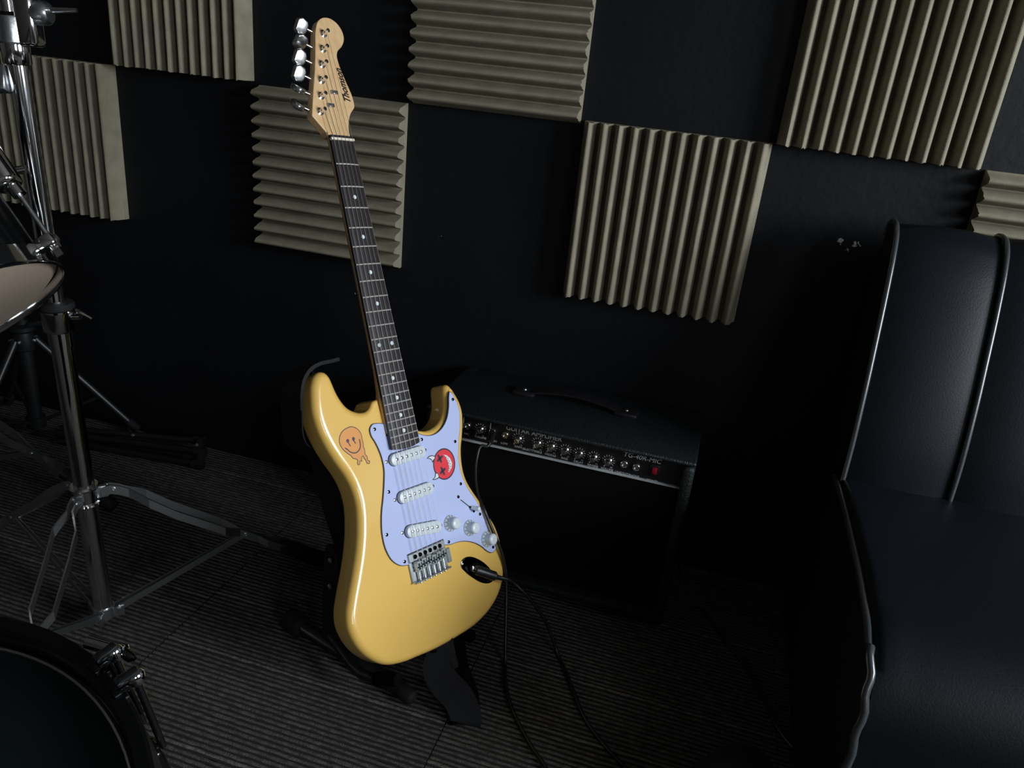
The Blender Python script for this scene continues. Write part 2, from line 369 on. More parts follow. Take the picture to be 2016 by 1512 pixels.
cx = sum(p[0] for p in pgo)/len(pgo); cy = sum(p[1] for p in pgo)/len(pgo)
def grow(L, d):
    n = len(L); o = []
    ar = sum(L[i][0]*L[(i+1) % n][1]-L[(i+1) % n][0]*L[i][1] for i in range(n)); s = 1 if ar > 0 else -1
    for i in range(n):
        t = V((L[(i+1) % n][0]-L[i-1][0], L[(i+1) % n][1]-L[i-1][1], 0)).normalized(); o.append((L[i][0]+t.y*d*s, L[i][1]-t.x*d*s))
    return o
MB().prism(grow(pgo, .0011), -.01195, -.0103).build('dark_edge', 'pgedge', pg, smooth=False)
screws = [(-46, 114), (-66, 54), (-44, 5), (39, 176), (109, 157), (50.5, 5), (145.5, -35), (131, 27), (102, 87), (-47.5, 211), (123.5, 225.5)]
for x, y in screws:
    MB().lathe([(.0028, -.0098), (.0026, -.0088), (.0012, -.0085), (.0008, -.0091)], (x/1000, y/1000, 0), n=10).build('screw', 'blackchrome', pg)

SC = .648
fr = lambda k: SC*2**(-k/12)
def hw(y): return .0205+.0075*(SC-y)/(SC-fr(21))
FE, FT = .1745, .6555
FBT = .0004
# fretboard, slightly cambered
vs, fs = [], []; ys = [FT, .6, .5, .4, .3, .2, FE]; NX = 8
for y in ys:
    for k in range(NX+1):
        a = -1+2*k/NX; vs.append((a*hw(y), y+(.004*(1-a*a)*-1 if y == FE else 0), -FBT-.0012*a*a))
m_ = NX+1
for i in range(len(ys)-1):
    for k in range(NX): fs.append((i*m_+k, i*m_+k+1, (i+1)*m_+k+1, (i+1)*m_+k))
top = len(vs)
for y in ys:
    for s in (-1, 1): vs.append((s*hw(y), y, -.0066))
for i in range(len(ys)-1):
    fs += [(i*m_, (i+1)*m_, top+2*(i+1), top+2*i), (i*m_+NX, top+2*i+1, top+2*(i+1)+1, (i+1)*m_+NX), (top+2*i, top+2*(i+1), top+2*(i+1)+1, top+2*i+1)]
fs += [tuple(list(range(NX+1))+[top+1, top]), tuple([(len(ys)-1)*m_+k for k in range(NX, -1, -1)]+[top+2*(len(ys)-1), top+2*(len(ys)-1)+1])]
fb = MB().add(vs, fs).build('fretboard', 'rosewood', G, angle=30)
for k in range(1, 23):
    y = fr(k); h = hw(y)
    MB().tube([(a*h*.995, y, -FBT-.0012*a*a+.0002) for a in (-1, -.5, 0, .5, 1)], .00105, 6).build('fret', 'fretwire', fb)
def dot(x, y): MB().lathe([(.0031, -.0006), (.0031, .0001), (.0001, .00012)], (x, y, -FBT+.00005), n=14).build('position_dot', 'dot', fb)
for k in (3, 5, 7, 9, 15, 17, 19, 21): dot(0, (fr(k)+fr(k-1))/2)
yd = (fr(12)+fr(11))/2
dot(-.0125, yd); dot(.0125, yd)
# neck wood: half round, into a square heel
vs, fs = [], []; ys = [.662, .65, .6, .45, .3, .265, .245, .2]; NK = 10
for y in ys:
    h = hw(y)+.0002; d = {.662: .012, .65: .0135}.get(y, .0145+.003*(SC-y)/.45); e = 2.2 if y > .28 else (3 if y > .25 else 6)
    if y <= .245: d = .020
    for k in range(NK+1):
        a = PI*k/NK; c, s_ = math.cos(a), math.sin(a)
        vs.append((math.copysign(abs(c)**(2/e), c)*h, y, -.0066-abs(s_)**(2/e)*d))
m_ = NK+1
for i in range(len(ys)-1):
    for k in range(NK): fs.append((i*m_+k, i*m_+k+1, (i+1)*m_+k+1, (i+1)*m_+k))
    fs.append((i*m_, i*m_+NK, (i+1)*m_+NK, (i+1)*m_))
fs += [tuple(range(m_)), tuple((len(ys)-1)*m_+k for k in range(m_))]
MB().add(vs, fs).build('neck', 'maple', G)
MB().box((-.0214, .6475, -.004), (.0214, .6512, .0017)).build('nut', 'bone', G, bevel=.0006, smooth=False)
HEAD = [(-20.8, 655), (-21.5, 661.5), (-30, 672), (-41, 684.5), (-37, 697), (-28.5, 724), (-16.4, 760.5), (-7, 795), (0, 820), (7.5, 833.5), (20, 841.2), (33, 841.7), (44.5, 835.5), (51, 824), (50.8, 812.5), (43.2, 800.2), (33.5, 791.5), (30, 784), (30, 774), (35.8, 749), (44, 718), (43.5, 706), (34, 695.5), (26.5, 682), (22, 663), (20.8, 655)]
ho = [(-.0208, .655), (-.0215, .6615), (-.0408, .6845)]+opens(mm(HEAD[3:]), 4)[1:]
hd = MB().prism(ho, -.0225, -.0082).build('headstock', 'maple', G, smooth=False, bevel=.0012)
tb = V((37.6/1000, .7105, -.0080)); tx = V((-5.4, 46, 0)).normalized(); ty = V((-tx.y, tx.x, 0))
text('lettering', 'Thomson', .0168, frame(tb, tx, ty), 'ink', hd, shear=.5, align='LEFT', stretch=.82, bold=.0005)
posts = [(11.9, 814.5), (4.5, 790), (-3.3, 765.4), (-10.6, 740.6), (-17.4, 716.2), (-24.8, 691.8)]
pegs = [(-17, 821.5), (-23.5, 798), (-31, 775), (-39, 750), (-46.5, 726), (-53, 703)]
btn_dir = V((-.955, .29, 0))
for i, ((x, y), (bx_, by_)) in enumerate(zip(posts, pegs)):
    x /= 1000; y /= 1000
    t = MB().lathe([(.0062, -.0083), (.0060, -.0070), (.0044, -.0062), (.0034, -.0058), (.0031, -.001), (.0024, .0012), (.0031, .0030), (.0031, .0052), (.0022, .0060)], (x, y, 0), n=16).build('tuning_post', 'chrome', G)
    c = V((x, y, -.0165))
    e = c+btn_dir*.0165
    d2 = btn_dir
    MB().tube([c+btn_dir*.004, e, e+d2*.012], [.0028, .0028, .0022], 10).build('tuner_shaft', 'chrome', t)
    # ear-shaped button
    b0 = e+d2*.0175; ang = (-.55, -.9, -.5, -.45, .9, .75)[i]
    wv = (V((-btn_dir.y, btn_dir.x, 0))*math.cos(ang)+V((0, 0, 1))*math.sin(ang)).normalized(); nv = btn_dir.cross(wv).normalized()
    mb = MB(); oc = [(-.0105, -.0050), (-.0075, -.0100), (.0020, -.0128), (.0085, -.0080), (.0085, .0080), (.0020, .0128), (-.0075, .0100), (-.0105, .0050)]
    vs = [b0+d2*a+wv*b_+nv*hh*(1 if abs(hh) < .003 else 1) for hh in (-.0042, .0042) for a, b_ in oc]
    mb.add(vs, [tuple(range(7, -1, -1)), tuple(range(8, 16))]+[(k, (k+1) % 8, 8+(k+1) % 8, 8+k) for k in range(8)])
    mb.build('tuner_button', 'polished', t, bevel=.0022, segs=3, angle=60)
for x, y in ((8.6, 724), (-3.4, 703)):
    MB().box((x/1000-.0058, y/1000-.0028, -.0068), (x/1000+.0058, y/1000+.0028, -.0052)).lathe([(.0018, -.0082), (.0018, -.0052), (.0026, -.0048), (.0022, -.0036)], (x/1000, y/1000, 0), n=10).build('string_tree', 'steel', hd, smooth=False)
# pickups
def pickup(c, ang, poles):
    t = MB(); L, w2 = .0335-.0095+.002, .0095
    out = []
    for k in range(10): a = PI/2+PI*k/9; out.append((-L+w2*math.cos(a), w2*math.sin(a)))
    for k in range(10): a = -PI/2+PI*k/9; out.append((L+w2*math.cos(a), w2*math.sin(a)))
    R_ = Matrix.Translation((c[0], c[1], 0)) @ Matrix.Rotation(ang, 4, 'Z')
    pu = MB().prism(out, -.0096, -.0022)
    pu.v = [tuple(R_ @ V(v)) for v in pu.v]
    p = pu.build('pickup', 'whiteplastic', G, bevel=.0012, angle=50)
    gr = MB().prism(grow(out, .0007), -.0096, -.0092); gr.v = [tuple(R_ @ V(v)) for v in gr.v]; gr.build('gap_shade_line', 'pgedge', p, smooth=False)  # dark rim painting the shadow line around the pickup cover
    for k in range(6):
        q = R_ @ V((-.0252+.01008*k, 0, 0)); MB().lathe([(.0025, -.0026), (.0025, -.0014), (.0019, -.0011)], (q.x, q.y, 0), n=12).build('pole_piece', 'steel', p)
    for s in (-1, 1):
        q = R_ @ V((s*.0398, 0, 0)); MB().lathe([(.0027, -.0097), (.0027, -.0088), (.0018, -.0084)], (q.x, q.y, 0), n=10).build('mounting_screw', 'knobchrome', p)
pickup((.0014, .1585), 0, 0); pickup((.002, .0993), 0, 0); pickup((.0025, .0415), math.radians(-9.0), 0)
# bridge
bp = MB().box((-.0375, -.0005, -.0118), (.0400, .0125, -.0068)).box((-.0375, -.031, -.0118), (.0400, .0, -.0095)).box((-.0375, -.0335, -.0118), (.0400, -.0305, -.002)).box((.0400, -.026, -.0118), (.0485, -.003, -.0075)).build('bridge', 'nickel', G, bevel=.0009, segs=1, angle=30)
sx = [-.0262+.01048*k+.001 for k in range(6)]
for k in range(6):
    MB().lathe([(.0036, -.0069), (.0034, -.0052), (.0022, -.0046), (.0014, -.0058)], (sx[k]+.0005, .0062, 0), n=12).build('pivot_screw', 'blackchrome', bp)
    dy = (-.001, .0008, .002, -.0012, .0002, .0016)[k]
    mb = MB().box((sx[k]-.0046, -.013+dy, -.0075), (sx[k]-.0016, -.0+dy, .0002)).box((sx[k]+.0016, -.013+dy, -.0075), (sx[k]+.0046, -.0+dy, .0002)).box((sx[k]-.0046, -.003+dy, -.0075), (sx[k]+.0046, .0005+dy, .0012)).box((sx[k]-.0046, -.0155+dy, -.0078), (sx[k]+.0046, -.0128+dy, -.0005))
    s_ = mb.build('saddle', 'nickel', bp, bevel=.0005, segs=1, angle=30)
    MB().tube([(sx[k], -.0145+dy, -.0042), (sx[k], -.0345, -.0042)], .0015, 8).lathe([(.0026, 0), (.0026, .002), (.0018, .0026)], (sx[k], -.0325, -.0042), (0, -1, 0), 10).build('intonation_screw', 'steel', s_)
    MB().tube([(sx[k]-.0031, -.0085+dy, -.009), (sx[k]-.0031, -.0085+dy, .0016)], .0012, 8).tube([(sx[k]+.0031, -.0085+dy, -.009), (sx[k]+.0031, -.0085+dy, .0016)], .0012, 8).build('height_screws', 'blackchrome', s_)
# strings
gauge = (.00062, .00052, .00044, .00036, .00032, .00030)
for k in range(6):
    xn = -.0178+.00712*k; px_, py_ = posts[5-k][0]/1000, posts[5-k][1]/1000
    pts = [(px_+.0030, py_-.001, -.0020)]
    if k in (2, 3): pts.append((8.6/1000-.004, .724, -.0045)) if k == 3 and False else None
    pts += [(xn, .6495, .0020), (sx[k], .0, .0020), (sx[k], -.006, -.006)]
    MB().tube(pts, gauge[k]*.9, 6).build('string', 'string', G)
# knobs
def knob(x, y, lab):
    o = (x/1000, y/1000, 0)
    k = MB().lathe([(.0135, -.0094), (.0135, -.0083), (.0118, -.0066), (.0100, -.0052), (.0093, -.0040), (.0086, .0062), (.0078, .0070), (.0001, .0071)], o, n=30).build('control_knob', 'whiteplastic', G, angle=50)
    rb = MB()
    for i in range(28):
        a = 2*PI*i/28; c, s = math.cos(a), math.sin(a); T = Matrix.Translation(o) @ Matrix.Rotation(a, 4, 'Z'); rb.box((.0086, -.0004, -.0035), (.0096, .0004, .0055), T)
    rb.build('knurling', 'whiteplastic', k, smooth=False)
    tk = MB()
    for i in range(11):
        a = -.4+i*.52; T = Matrix.Translation(o) @ Matrix.Rotation(a, 4, 'Z'); T2 = T @ Matrix.Translation((.0117, 0, -.0065)) @ Matrix.Rotation(math.radians(43), 4, 'Y'); tk.box((-.0016, -.00035, 0), (.0016, .00035, .0003), T2)
    tk.build('tick_marks', 'ink', k, smooth=False)
    text('lettering', lab, .0052, Matrix.Translation((o[0], o[1]-.0017, .00715)), 'trimline', k)
knob(61.6, 32.4, 'V'); knob(101.0, 12.4, 'T'); knob(135.2, -17.8, 'T')
# blade switch
a, b = V((.0945, .0622, -.0095)), V((.1125, .0438, -.0095)); d = (b-a).normalized(); T = frame((a+b)/2, d, V((-d.y, d.x, 0)))
MB().box((-.0128, -.0008, -.0002), (.0128, .0008, .0002), T).build('switch_slot', 'ink', G, smooth=False)
c = V((.1105, .0455, -.0095))
st = MB().tube([c, c+V((.003, -.003, .006))], .0016, 8).build('selector_switch', 'blackmetal', G)
MB().tube([c+V((.0015, -.0015, .003)), c+V((.0035, -.0033, .006)), c+V((.0075, -.006, .0135)), c+V((.0085, -.0067, .0155))], [.0026, .0033, .0046, .003], 12).build('switch_tip', 'whiteplastic', st)
for x, y in ((90.7, 68.1), (118.5, 36)): MB().lathe([(.0027, -.0098), (.0026, -.0088), (.0012, -.0085)], (x/1000, y/1000, 0), n=10).build('screw', 'blackchrome', pg)
# jack plate: boat-shaped and dished
JP = mm([(67.5, -41), (71, -33.5), (80, -31), (92, -33.5), (104, -40.5), (118, -52.5), (128, -65), (134.5, -80), (132, -87.5), (124, -89.5), (113, -87), (101, -80), (87, -67.5), (74, -53)])
jo = spl2(JP, 3); jc = V((sum(p[0] for p in jo)/len(jo), sum(p[1] for p in jo)/len(jo), 0))
def jr(s, z): return [((jc.x+(p[0]-jc.x)*s), (jc.y+(p[1]-jc.y)*s), z) for p in jo]
rs_ = [jr(1, -.0122), jr(1, -.0106), jr(.95, -.0100), jr(.84, -.0101), jr(.76, -.0110), jr(.45, -.0117), jr(.1, -.01185)]
n = len(jo); jp = MB().add([p for q in rs_ for p in q], [(i*n+k, i*n+(k+1) % n, (i+1)*n+(k+1) % n, (i+1)*n+k) for i in range(len(rs_)-1) for k in range(n)]+[tuple((len(rs_)-1)*n+k for k in range(n))]).build('jack_plate', 'blackchrome', G, angle=60)
def jd_(s, z): c = jc+V((.006, -.006, 0)); return [(c.x+(p[0]-jc.x)*s, c.y+(p[1]-jc.y)*s, z) for p in jo]
rd_ = [jd_(.70, -.0096), jd_(.64, -.0102), jd_(.50, -.0113), jd_(.28, -.0116), jd_(.05, -.0117)]
MB().add([p for q in rd_ for p in q], [(i*n+k, i*n+(k+1) % n, (i+1)*n+(k+1) % n, (i+1)*n+k) for i in range(len(rd_)-1) for k in range(n)]+[tuple((len(rd_)-1)*n+k for k in range(n))]).build('jack_dish', 'darksteel', jp, angle=60)
for x, y in ((72, -39.5), (128.5, -83)): MB().lathe([(.0028, -.0106), (.0026, -.0094), (.0012, -.009)], (x/1000, y/1000, 0), n=10).build('screw', 'chrome', jp)
# strap buttons
for x, y, dx, dy in ((-117, 310, 0, 1), (-5, -147, 0, -1)):
    MB().lathe([(.0045, -.002), (.003, .003), (.0032, .006), (.0060, .008), (.005, .0095)], (x/1000, y/1000, -.034), (dx, dy, 0), 14).build('strap_button', 'blackchrome', G)

# stickers (thin vinyl layers)
def smooth_poly(L, n=4): return spl2(mm(L), n)
def stick_px(L): return [tuple(gloc((560+x/3.78, 620+y/3.78), -.0119))[:2] for x, y in L]
st1 = [(500, 829), (530, 838), (556, 858), (574, 890), (580, 925), (588, 950), (590, 980), (600, 1005), (603, 1035), (618, 1055), (622, 1080), (636, 1085), (632, 1108), (612, 1105), (604, 1085), (592, 1070), (582, 1052), (576, 1070), (578, 1092), (566, 1088), (560, 1115), (548, 1118), (541, 1105), (542, 1082), (528, 1074), (514, 1072), (502, 1062), (494, 1050), (478, 1040), (452, 1020), (428, 996), (412, 965), (405, 935), (410, 900), (428, 866), (458, 842)]
po = stick_px(st1); po = [(p.x, p.y) for p in spline([(x, y, 0) for x, y in po], 3, True)]
s1 = MB().prism(po, -.01198, -.0118).build('face_sticker', 'stline', G, smooth=False)
MB().prism(grow(po, -.0012), -.0119, -.01172).build('sticker_fill', 'orange', s1, smooth=False)
for cx_, cy_, a_, b_ in ((470, 937, 11, 14), (513, 922, 11, 14)):
    e = stick_px([(cx_+a_*math.cos(t*PI/8), cy_+b_*math.sin(t*PI/8)) for t in range(16)]); MB().prism(e, -.0119, -.01166).build('sticker_eye', 'stline', s1, smooth=False)
for L in ([(474, 945), (482, 955), (494, 976), (488, 980), (478, 962), (470, 950)], [(516, 930), (524, 942), (532, 955), (526, 960), (517, 945), (510, 936)]):
    MB().prism(stick_px(L), -.0119, -.01166).build('sticker_drip', 'stline', s1, smooth=False)
mo = [(450, 990), (470, 1003), (486, 1018), (506, 1026), (530, 1026), (550, 1012), (562, 990), (564, 960), (556, 925)]
mp_ = [V((*q, -.01168)) for q in stick_px(mo)]
MB().ribbon(spline(mp_, 4), [(V((0, 0, 1)).cross((mp_[min(len(mp_)-1, int(i/4)+1)]-mp_[max(0, min(int(i/4), len(mp_)-2))]).normalized())*.0018) for i in range(4*(len(mp_)-1)+1)], .0001).build('sticker_mouth', 'stline', s1, smooth=False)
def s2px(L): return [tuple(gloc((740+x*.2249, 840+y*.2249), -.0095))[:2] for x, y in L]
z0_ = -.00965
disc = [(598+97*math.cos(t*PI/20), 327+139*math.sin(t*PI/20)) for t in range(40)]
s2 = MB().prism(s2px(disc), z0_, z0_+.00012).build('devil_sticker', 'stline', G, smooth=False)
MB().prism(s2px([(598+87*math.cos(t*PI/20), 327+127*math.sin(t*PI/20)) for t in range(40)]), z0_, z0_+.0002).build('sticker_fill', 'red', s2, smooth=False)
for ol, fl in (([(444, 280), (462, 258), (490, 249), (520, 258), (522, 275), (505, 296), (497, 318), (486, 292), (468, 282)], [(455, 276), (470, 264), (492, 257), (514, 264), (514, 276), (500, 292), (494, 300), (488, 286), (474, 276)]),
               ([(494, 466), (515, 440), (519, 404), (540, 402), (556, 432), (552, 450), (530, 462), (510, 467)], [(506, 460), (523, 440), (526, 412), (538, 410), (548, 432), (546, 444), (526, 455)])):
    h_ = MB().prism(s2px(ol), z0_, z0_+.00022).build('sticker_horn', 'stline', s2, smooth=False)
    MB().prism(s2px(fl), z0_, z0_+.0003).build('horn_fill', 'stwhite', s2, smooth=False)
def xeye(cx_, cy_):
    mb = MB()
    for ang in (PI/4+.2, -PI/4+.2):
        c_, s_ = math.cos(ang), math.sin(ang)
        L = [(cx_+a_*c_*.75-b_*s_*.75, cy_+a_*s_*1.1+b_*c_*1.1) for a_, b_ in ((-38, -8), (-14, -12), (0, -8), (14, -12), (38, -8), (38, 8), (14, 12), (0, 8), (-14, 12), (-38, 8))]
        mb.prism(s2px(L), z0_, z0_+.0003)
    mb.build('sticker_eye', 'stline', s2, smooth=False)
xeye(559, 280); xeye(585, 388)
MB().prism(s2px([(588, 243), (618, 250), (648, 275), (666, 318), (662, 360), (642, 396), (632, 398), (640, 355), (632, 310), (612, 268)]), z0_, z0_+.0003).build('sticker_grin', 'stwhite', s2, smooth=False)
zz = MB(); up_, lo_ = [(592, 246), (620, 262), (648, 296), (660, 338), (652, 372), (636, 396)], [(592, 246), (608, 266), (628, 305), (636, 350), (634, 382), (634, 398)]
def lerp(L, t):
    t *= len(L)-1; i = min(len(L)-2, int(t)); k = t-i; return (L[i][0]*(1-k)+L[i+1][0]*k, L[i][1]*(1-k)+L[i+1][1]*k)
zig = [lerp(up_ if i % 2 else lo_, i/17) for i in range(18)]; zp = [V((*q, z0_+.00034)) for q in s2px(zig)]
for i in range(17):
    d_ = (zp[i+1]-zp[i]); 
    if d_.length < 1e-5: continue
    wv_ = V((0, 0, 1)).cross(d_.normalized())*.0005; zz.ribbon([zp[i], zp[i+1]], [wv_, wv_], .00008)
zz.build('teeth_line', 'stline', s2, smooth=False)

GI = GM
def gw(x, y, z): return GI @ V((x, y, z))

# ================================================================== strap hanging from the guitar
S = thing('guitar_strap', 'black woven guitar strap looping onto the carpet under the yellow guitar', 'strap', loc(atZ((887, 1424), 0)))
loc_pts = [(-.082, .3235, -.036), (-.098, .3225, -.036), (-.117, .3215, -.036), (-.132, .3165, -.037), (-.1455, .303, -.039), (-.151, .284, -.044), (-.151, .262, -.052)]
top_pts = [gw(*p) for p in loc_pts]
wz = GZ*.050
o = MB().ribbon(spline(top_pts, 5), [wz]*(5*(len(top_pts)-1)+1), .0052).build('leather_end', 'leatherend'); wchild(o, S)
mid = [gw(*loc_pts[-2]), gw(-.150, .262, -.055), gw(-.141, .215, -.075)]
for px, z in (((628, 905), -.085), ((640, 950), -.090), ((655, 1005), -.094), ((676, 1070), -.098), ((705, 1150), -.10)):
    q = gloc(px, z); mid.append(gw(q.x, q.y, z))
end = atZ((790, 1345), .03); btn = gw(-.005, -.157, -.034)
# front loop: near edge traced, depth between the button and the floor contact
dA, dB = depth(btn), depth(atZ((887, 1424), .003))
edge = [((868, 1281), 0), ((850, 1286), .05), ((838, 1298), .1), ((834, 1315), .2), ((840, 1333), .35), ((855, 1352), .5), ((870, 1368), .65), ((882, 1390), .8), ((888, 1408), .92), ((887, 1424), 1.0)]
wr = V((rt.x, rt.y, 0)).normalized()*.046
loop = [atD(px, dA+(dB-dA)*t)+wr/2 for px, t in edge]
fl = loop[-1]
tail = [fl+V((-.006, .014, .0015)), fl+V((-.018, .045, .003)), fl+V((-.045, .085, .006))]
full_ = mid+[V((tail[-1].x-.06, tail[-1].y+.10, .05)), tail[2], tail[1], tail[0]]+loop[::-1]
sp_ = spline(full_, 6); nm = len(sp_); wid = []
w0 = GZ*.05
for i in range(nm):
    t = i/(nm-1); k = min(1, max(0, (t-.40)/.20)); wv = w0*(1-k)+wr*k; tt = (sp_[min(nm-1, i+1)]-sp_[max(0, i-1)]).normalized(); wv = wv-tt*wv.dot(tt); wid.append(wv.normalized()*.048)
sp_ = [V((p.x, p.y, max(p.z, .003))) for p in sp_]
o = MB().ribbon(sp_, wid, .0022).build('webbing', 'webbing'); wchild(o, S)
# ================================================================== folding guitar stand
nh = V((GZ.x, GZ.y, 0)).normalized(); sh = V((-nh.y, nh.x, 0))
ST = thing('guitar_stand', 'black folding floor stand holding up the yellow guitar', 'guitar stand', loc(atZ((700, 1300), 0)))
def stand_side(L0, L1, side):
    def add(mb, name, m, **k): return wchild(mb.build(name, m, **k), ST)
    d = (L1-L0).normalized()
    add(MB().tube([L0+d*.02, L1-d*.005], .0115, 16), 'floor_tube', 'blackmetal')
    cap = MB().lathe([(.0165, -.004), (.019, 0), (.0195, .03), (.0165, .034), (.0125, .036)], L0, d, 28)
    for k in range(20):
        a = 2*PI*k/20; q = d.orthogonal().normalized(); q = Matrix.Rotation(a, 3, d) @ q; e = d.cross(q)
        T = frame(L0+q*.0188, d, e); cap.box((.002, -.0014, -.0014), (.028, .0014, .0014), T)
    add(cap, 'rubber_foot', 'rubber')
    add(MB().lathe([(.004, -.005), (.0100, -.002), (.0125, .003), (.0128, .022), (.0118, .026)], L1, -d, 20), 'rubber_foot', 'rubber')
    return d
L0 = atZ((570, 1219), .017); L1 = atZ((812, 1374), .013)
stand_side(L0, L1, -1)
gc = gw(0, -.13, -.034); sc_ = gc.dot(sh)
def mirror(p): q = V(p); return q+sh*(2*(sc_-q.dot(sh)))
R0, R1 = mirror(L0), mirror(L1)
stand_side(R0, R1, 1)
Tp = L0+(L1-L0)*.36
def upright(Tp, sgn):
    base = V((Tp.x, Tp.y, .012)); topz = .185; dirn = (L1-L0).normalized() if sgn < 0 else (R1-R0).normalized()
    T = frame(base, dirn, V((0, 0, 1)))
    pl = [(-.017, 0), (.017, 0), (.017, .14), (.013, .196), (.0, .208), (-.013, .202), (-.017, .17)]
    mb = MB(); mb.add([T @ V((x, y, z)) for z in (-.004, .004) for x, y in pl], [tuple(range(6, -1, -1)), tuple(range(7, 14))]+[(k, (k+1) % 7, 7+(k+1) % 7, 7+k) for k in range(7)])
    o = wchild(mb.build('side_plate', 'blackmetal', smooth=False, bevel=.001), ST)
    nrm = T.to_3x3() @ V((0, 0, 1)); face = 1 if nrm.dot(CAM-base) > 0 else -1
    for zz_ in (.130, .181):
        c = T @ V((.0, zz_, .004*face))
        r_ = MB().lathe([(.0075, 0), (.0072, .0012), (.0001, .0014)], c, nrm*face, 16).build('washer', 'blackmetal'); wchild(r_, o)
        r_ = MB().lathe([(.0042, .001), (.004, .0032), (.0025, .0045), (.0001, .005)], c, nrm*face, 14).build('rivet', 'rivet'); wchild(r_, o)
    return base
ub = upright(Tp, -1); vb = upright(mirror(Tp), 1)
# lower arms running forward under the body, with padded upturned ends, and back rest
for b_, sgn in ((ub, -1), (vb, 1)):
    inward = sh*(-sgn)
    p0 = b_+V((0, 0, .05)); pts = [p0, p0+nh*.06+inward*.01, gw(sgn*.085, -.155, -.05), gw(sgn*.080, -.152, -.028), gw(sgn*.080, -.148, -.014)]
    tipz = [V(p) for p in pts]
    low = gw(sgn*.075, -.1525, -.045); fwd = gw(sgn*.075, -.156, -.022)
    hz = lambda p: V((p.x, p.y, max(.02, p.z)))
    pts = [b_+V((0, 0, .022)), hz(gw(sgn*.09, -.168, -.085)), hz(gw(sgn*.085, -.167, -.06)), hz(gw(sgn*.08, -.168, -.038))]
    wchild(MB().tube(spline(pts, 5), .0085, 12).build('cradle_arm', 'blackmetal'), ST)
    wchild(MB().tube([pts[1]+(pts[2]-pts[1])*.2, pts[2], pts[3], pts[3]+(pts[3]-pts[2])*.12], [.0110, .0110, .0105, .003], 14).build('foam_pad', 'padfoam'), ST)
    tp = b_+V((0, 0, .165)); bk = gw(sgn*.03, .10, -.078)
    wchild(MB().tube(spline([tp, tp+(bk-tp)*.5+V((0, 0, .01)), bk], 5), .0075, 12).build('back_arm', 'blackmetal'), ST)
wchild(MB().tube([gw(-.05, .10, -.072), gw(.05, .10, -.072)], .012, 14).build('foam_pad', 'rubber'), ST)
wchild(MB().tube([ub+V((0, 0, .10)), vb+V((0, 0, .10))], .006, 10).build('cross_bar', 'blackmetal'), ST)

# ================================================================== amplifier
AX0, AX1, AYF, AYB, AZ = 1.000, 1.490, -.238, -.010, .355
A = thing('guitar_amplifier', 'black guitar combo amplifier with chrome knobs against the black wall', 'amplifier', loc(((AX0+AX1)/2, (AYF+AYB)/2, 0)))
def ac(mb, name, m, parent=None, **k): return wchild(mb.build(name, m, **k), parent or A)
FZ0 = .012; TK = .020; LIP = .008
cab = MB().box((AX0, AYF, AZ-LIP), (AX1, AYB, AZ)).box((AX0+.004, AYF+.03, AZ-TK), (AX1-.004, AYB, AZ-LIP))
ac(cab, 'cabinet_top', 'tolex', bevel=.0035, segs=3)
ac(MB().box((AX0, AYF, FZ0), (AX1, AYB, FZ0+TK)), 'cabinet_bottom', 'tolex', bevel=.006)
ac(MB().box((AX0, AYF, FZ0+TK*.5), (AX0+TK, AYB, AZ-TK*.5)), 'cabinet_side', 'tolex', bevel=.007)
ac(MB().box((AX1-TK, AYF, FZ0+TK*.5), (AX1, AYB, AZ-TK*.5)), 'cabinet_side', 'tolex', bevel=.007, segs=3)
ac(MB().box((AX0+TK, AYB-.012, FZ0+TK), (AX1-TK, AYB-.002, AZ-TK)), 'back_board', 'tolex')
PY = AYF+.018                                # panel plane
LZ = .297                                    # bottom line of the control panel
pn = ac(MB().box((AX0+TK-.002, PY, LZ), (AX1-TK+.002, PY+.008, AZ-LIP+.001)), 'control_panel', 'panel', smooth=False)
ac(MB().box((AX0+TK-.002, PY-.004, LZ-.0032), (AX1-TK+.002, PY+.004, LZ-.0005)), 'trim_strip', 'trimline', smooth=False)
gr = ac(MB().box((AX0+TK-.002, PY+.002, FZ0+TK-.002), (AX1-TK+.002, PY+.012, LZ-.004)), 'speaker_grille', 'grille', smooth=False)
def pp(x, y): q = atY((880+x*.26786, 680+y*.26786), PY); return q
def frontT(p): return frame(p, (1, 0, 0), (0, 0, 1))
for x, y in ((245, 615), (525, 685), (667, 718), (767, 742), (870, 768), (972, 795), (1078, 822), (1187, 848)):
    q = pp(x, y); q.y = PY
    k = ac(MB().lathe([(.0072, 0), (.0072, .003), (.0058, .0045), (.0055, .0105), (.0046, .0125), (.0001, .0127)], q, (0, -1, 0), 20), 'control_knob', 'knobchrome', pn, angle=35)
    pt_ = MB().box((-.0007, -.0052, .0126), (.0007, .0052, .0135), frontT(q) @ Matrix.Rotation(.5, 4, 'Z')); ac(pt_, 'pointer', 'blackplastic', pn, smooth=False)
    tk = MB()
    for i in range(11):
        a = PI*(-.2+1.4*i/10); T = frontT(q) @ Matrix.Rotation(a, 4, 'Z'); tk.box((.0085, -.00035, .0001), (.0118, .00035, .0004), T)
    ac(tk, 'dial_marks', 'print', pn, smooth=False)
for x, y in ((150, 590), (430, 657), (1303, 870), (1392, 893), (335, 634)):
    q = pp(x, y); q.y = PY
    ac(MB().lathe([(.0065, 0), (.0065, .0025), (.0052, .0035), (.0036, .0035), (.0034, .0004), (.0001, .0003)], q, (0, -1, 0), 18, caps=False), 'jack_socket', 'knobchrome', pn, angle=35)
q = pp(1527, 917); q.y = PY
sw = ac(MB().box((q.x-.0085, PY-.002, q.z-.011), (q.x+.0085, PY, q.z+.011)), 'switch_bezel', 'blackplastic', pn, bevel=.0008)
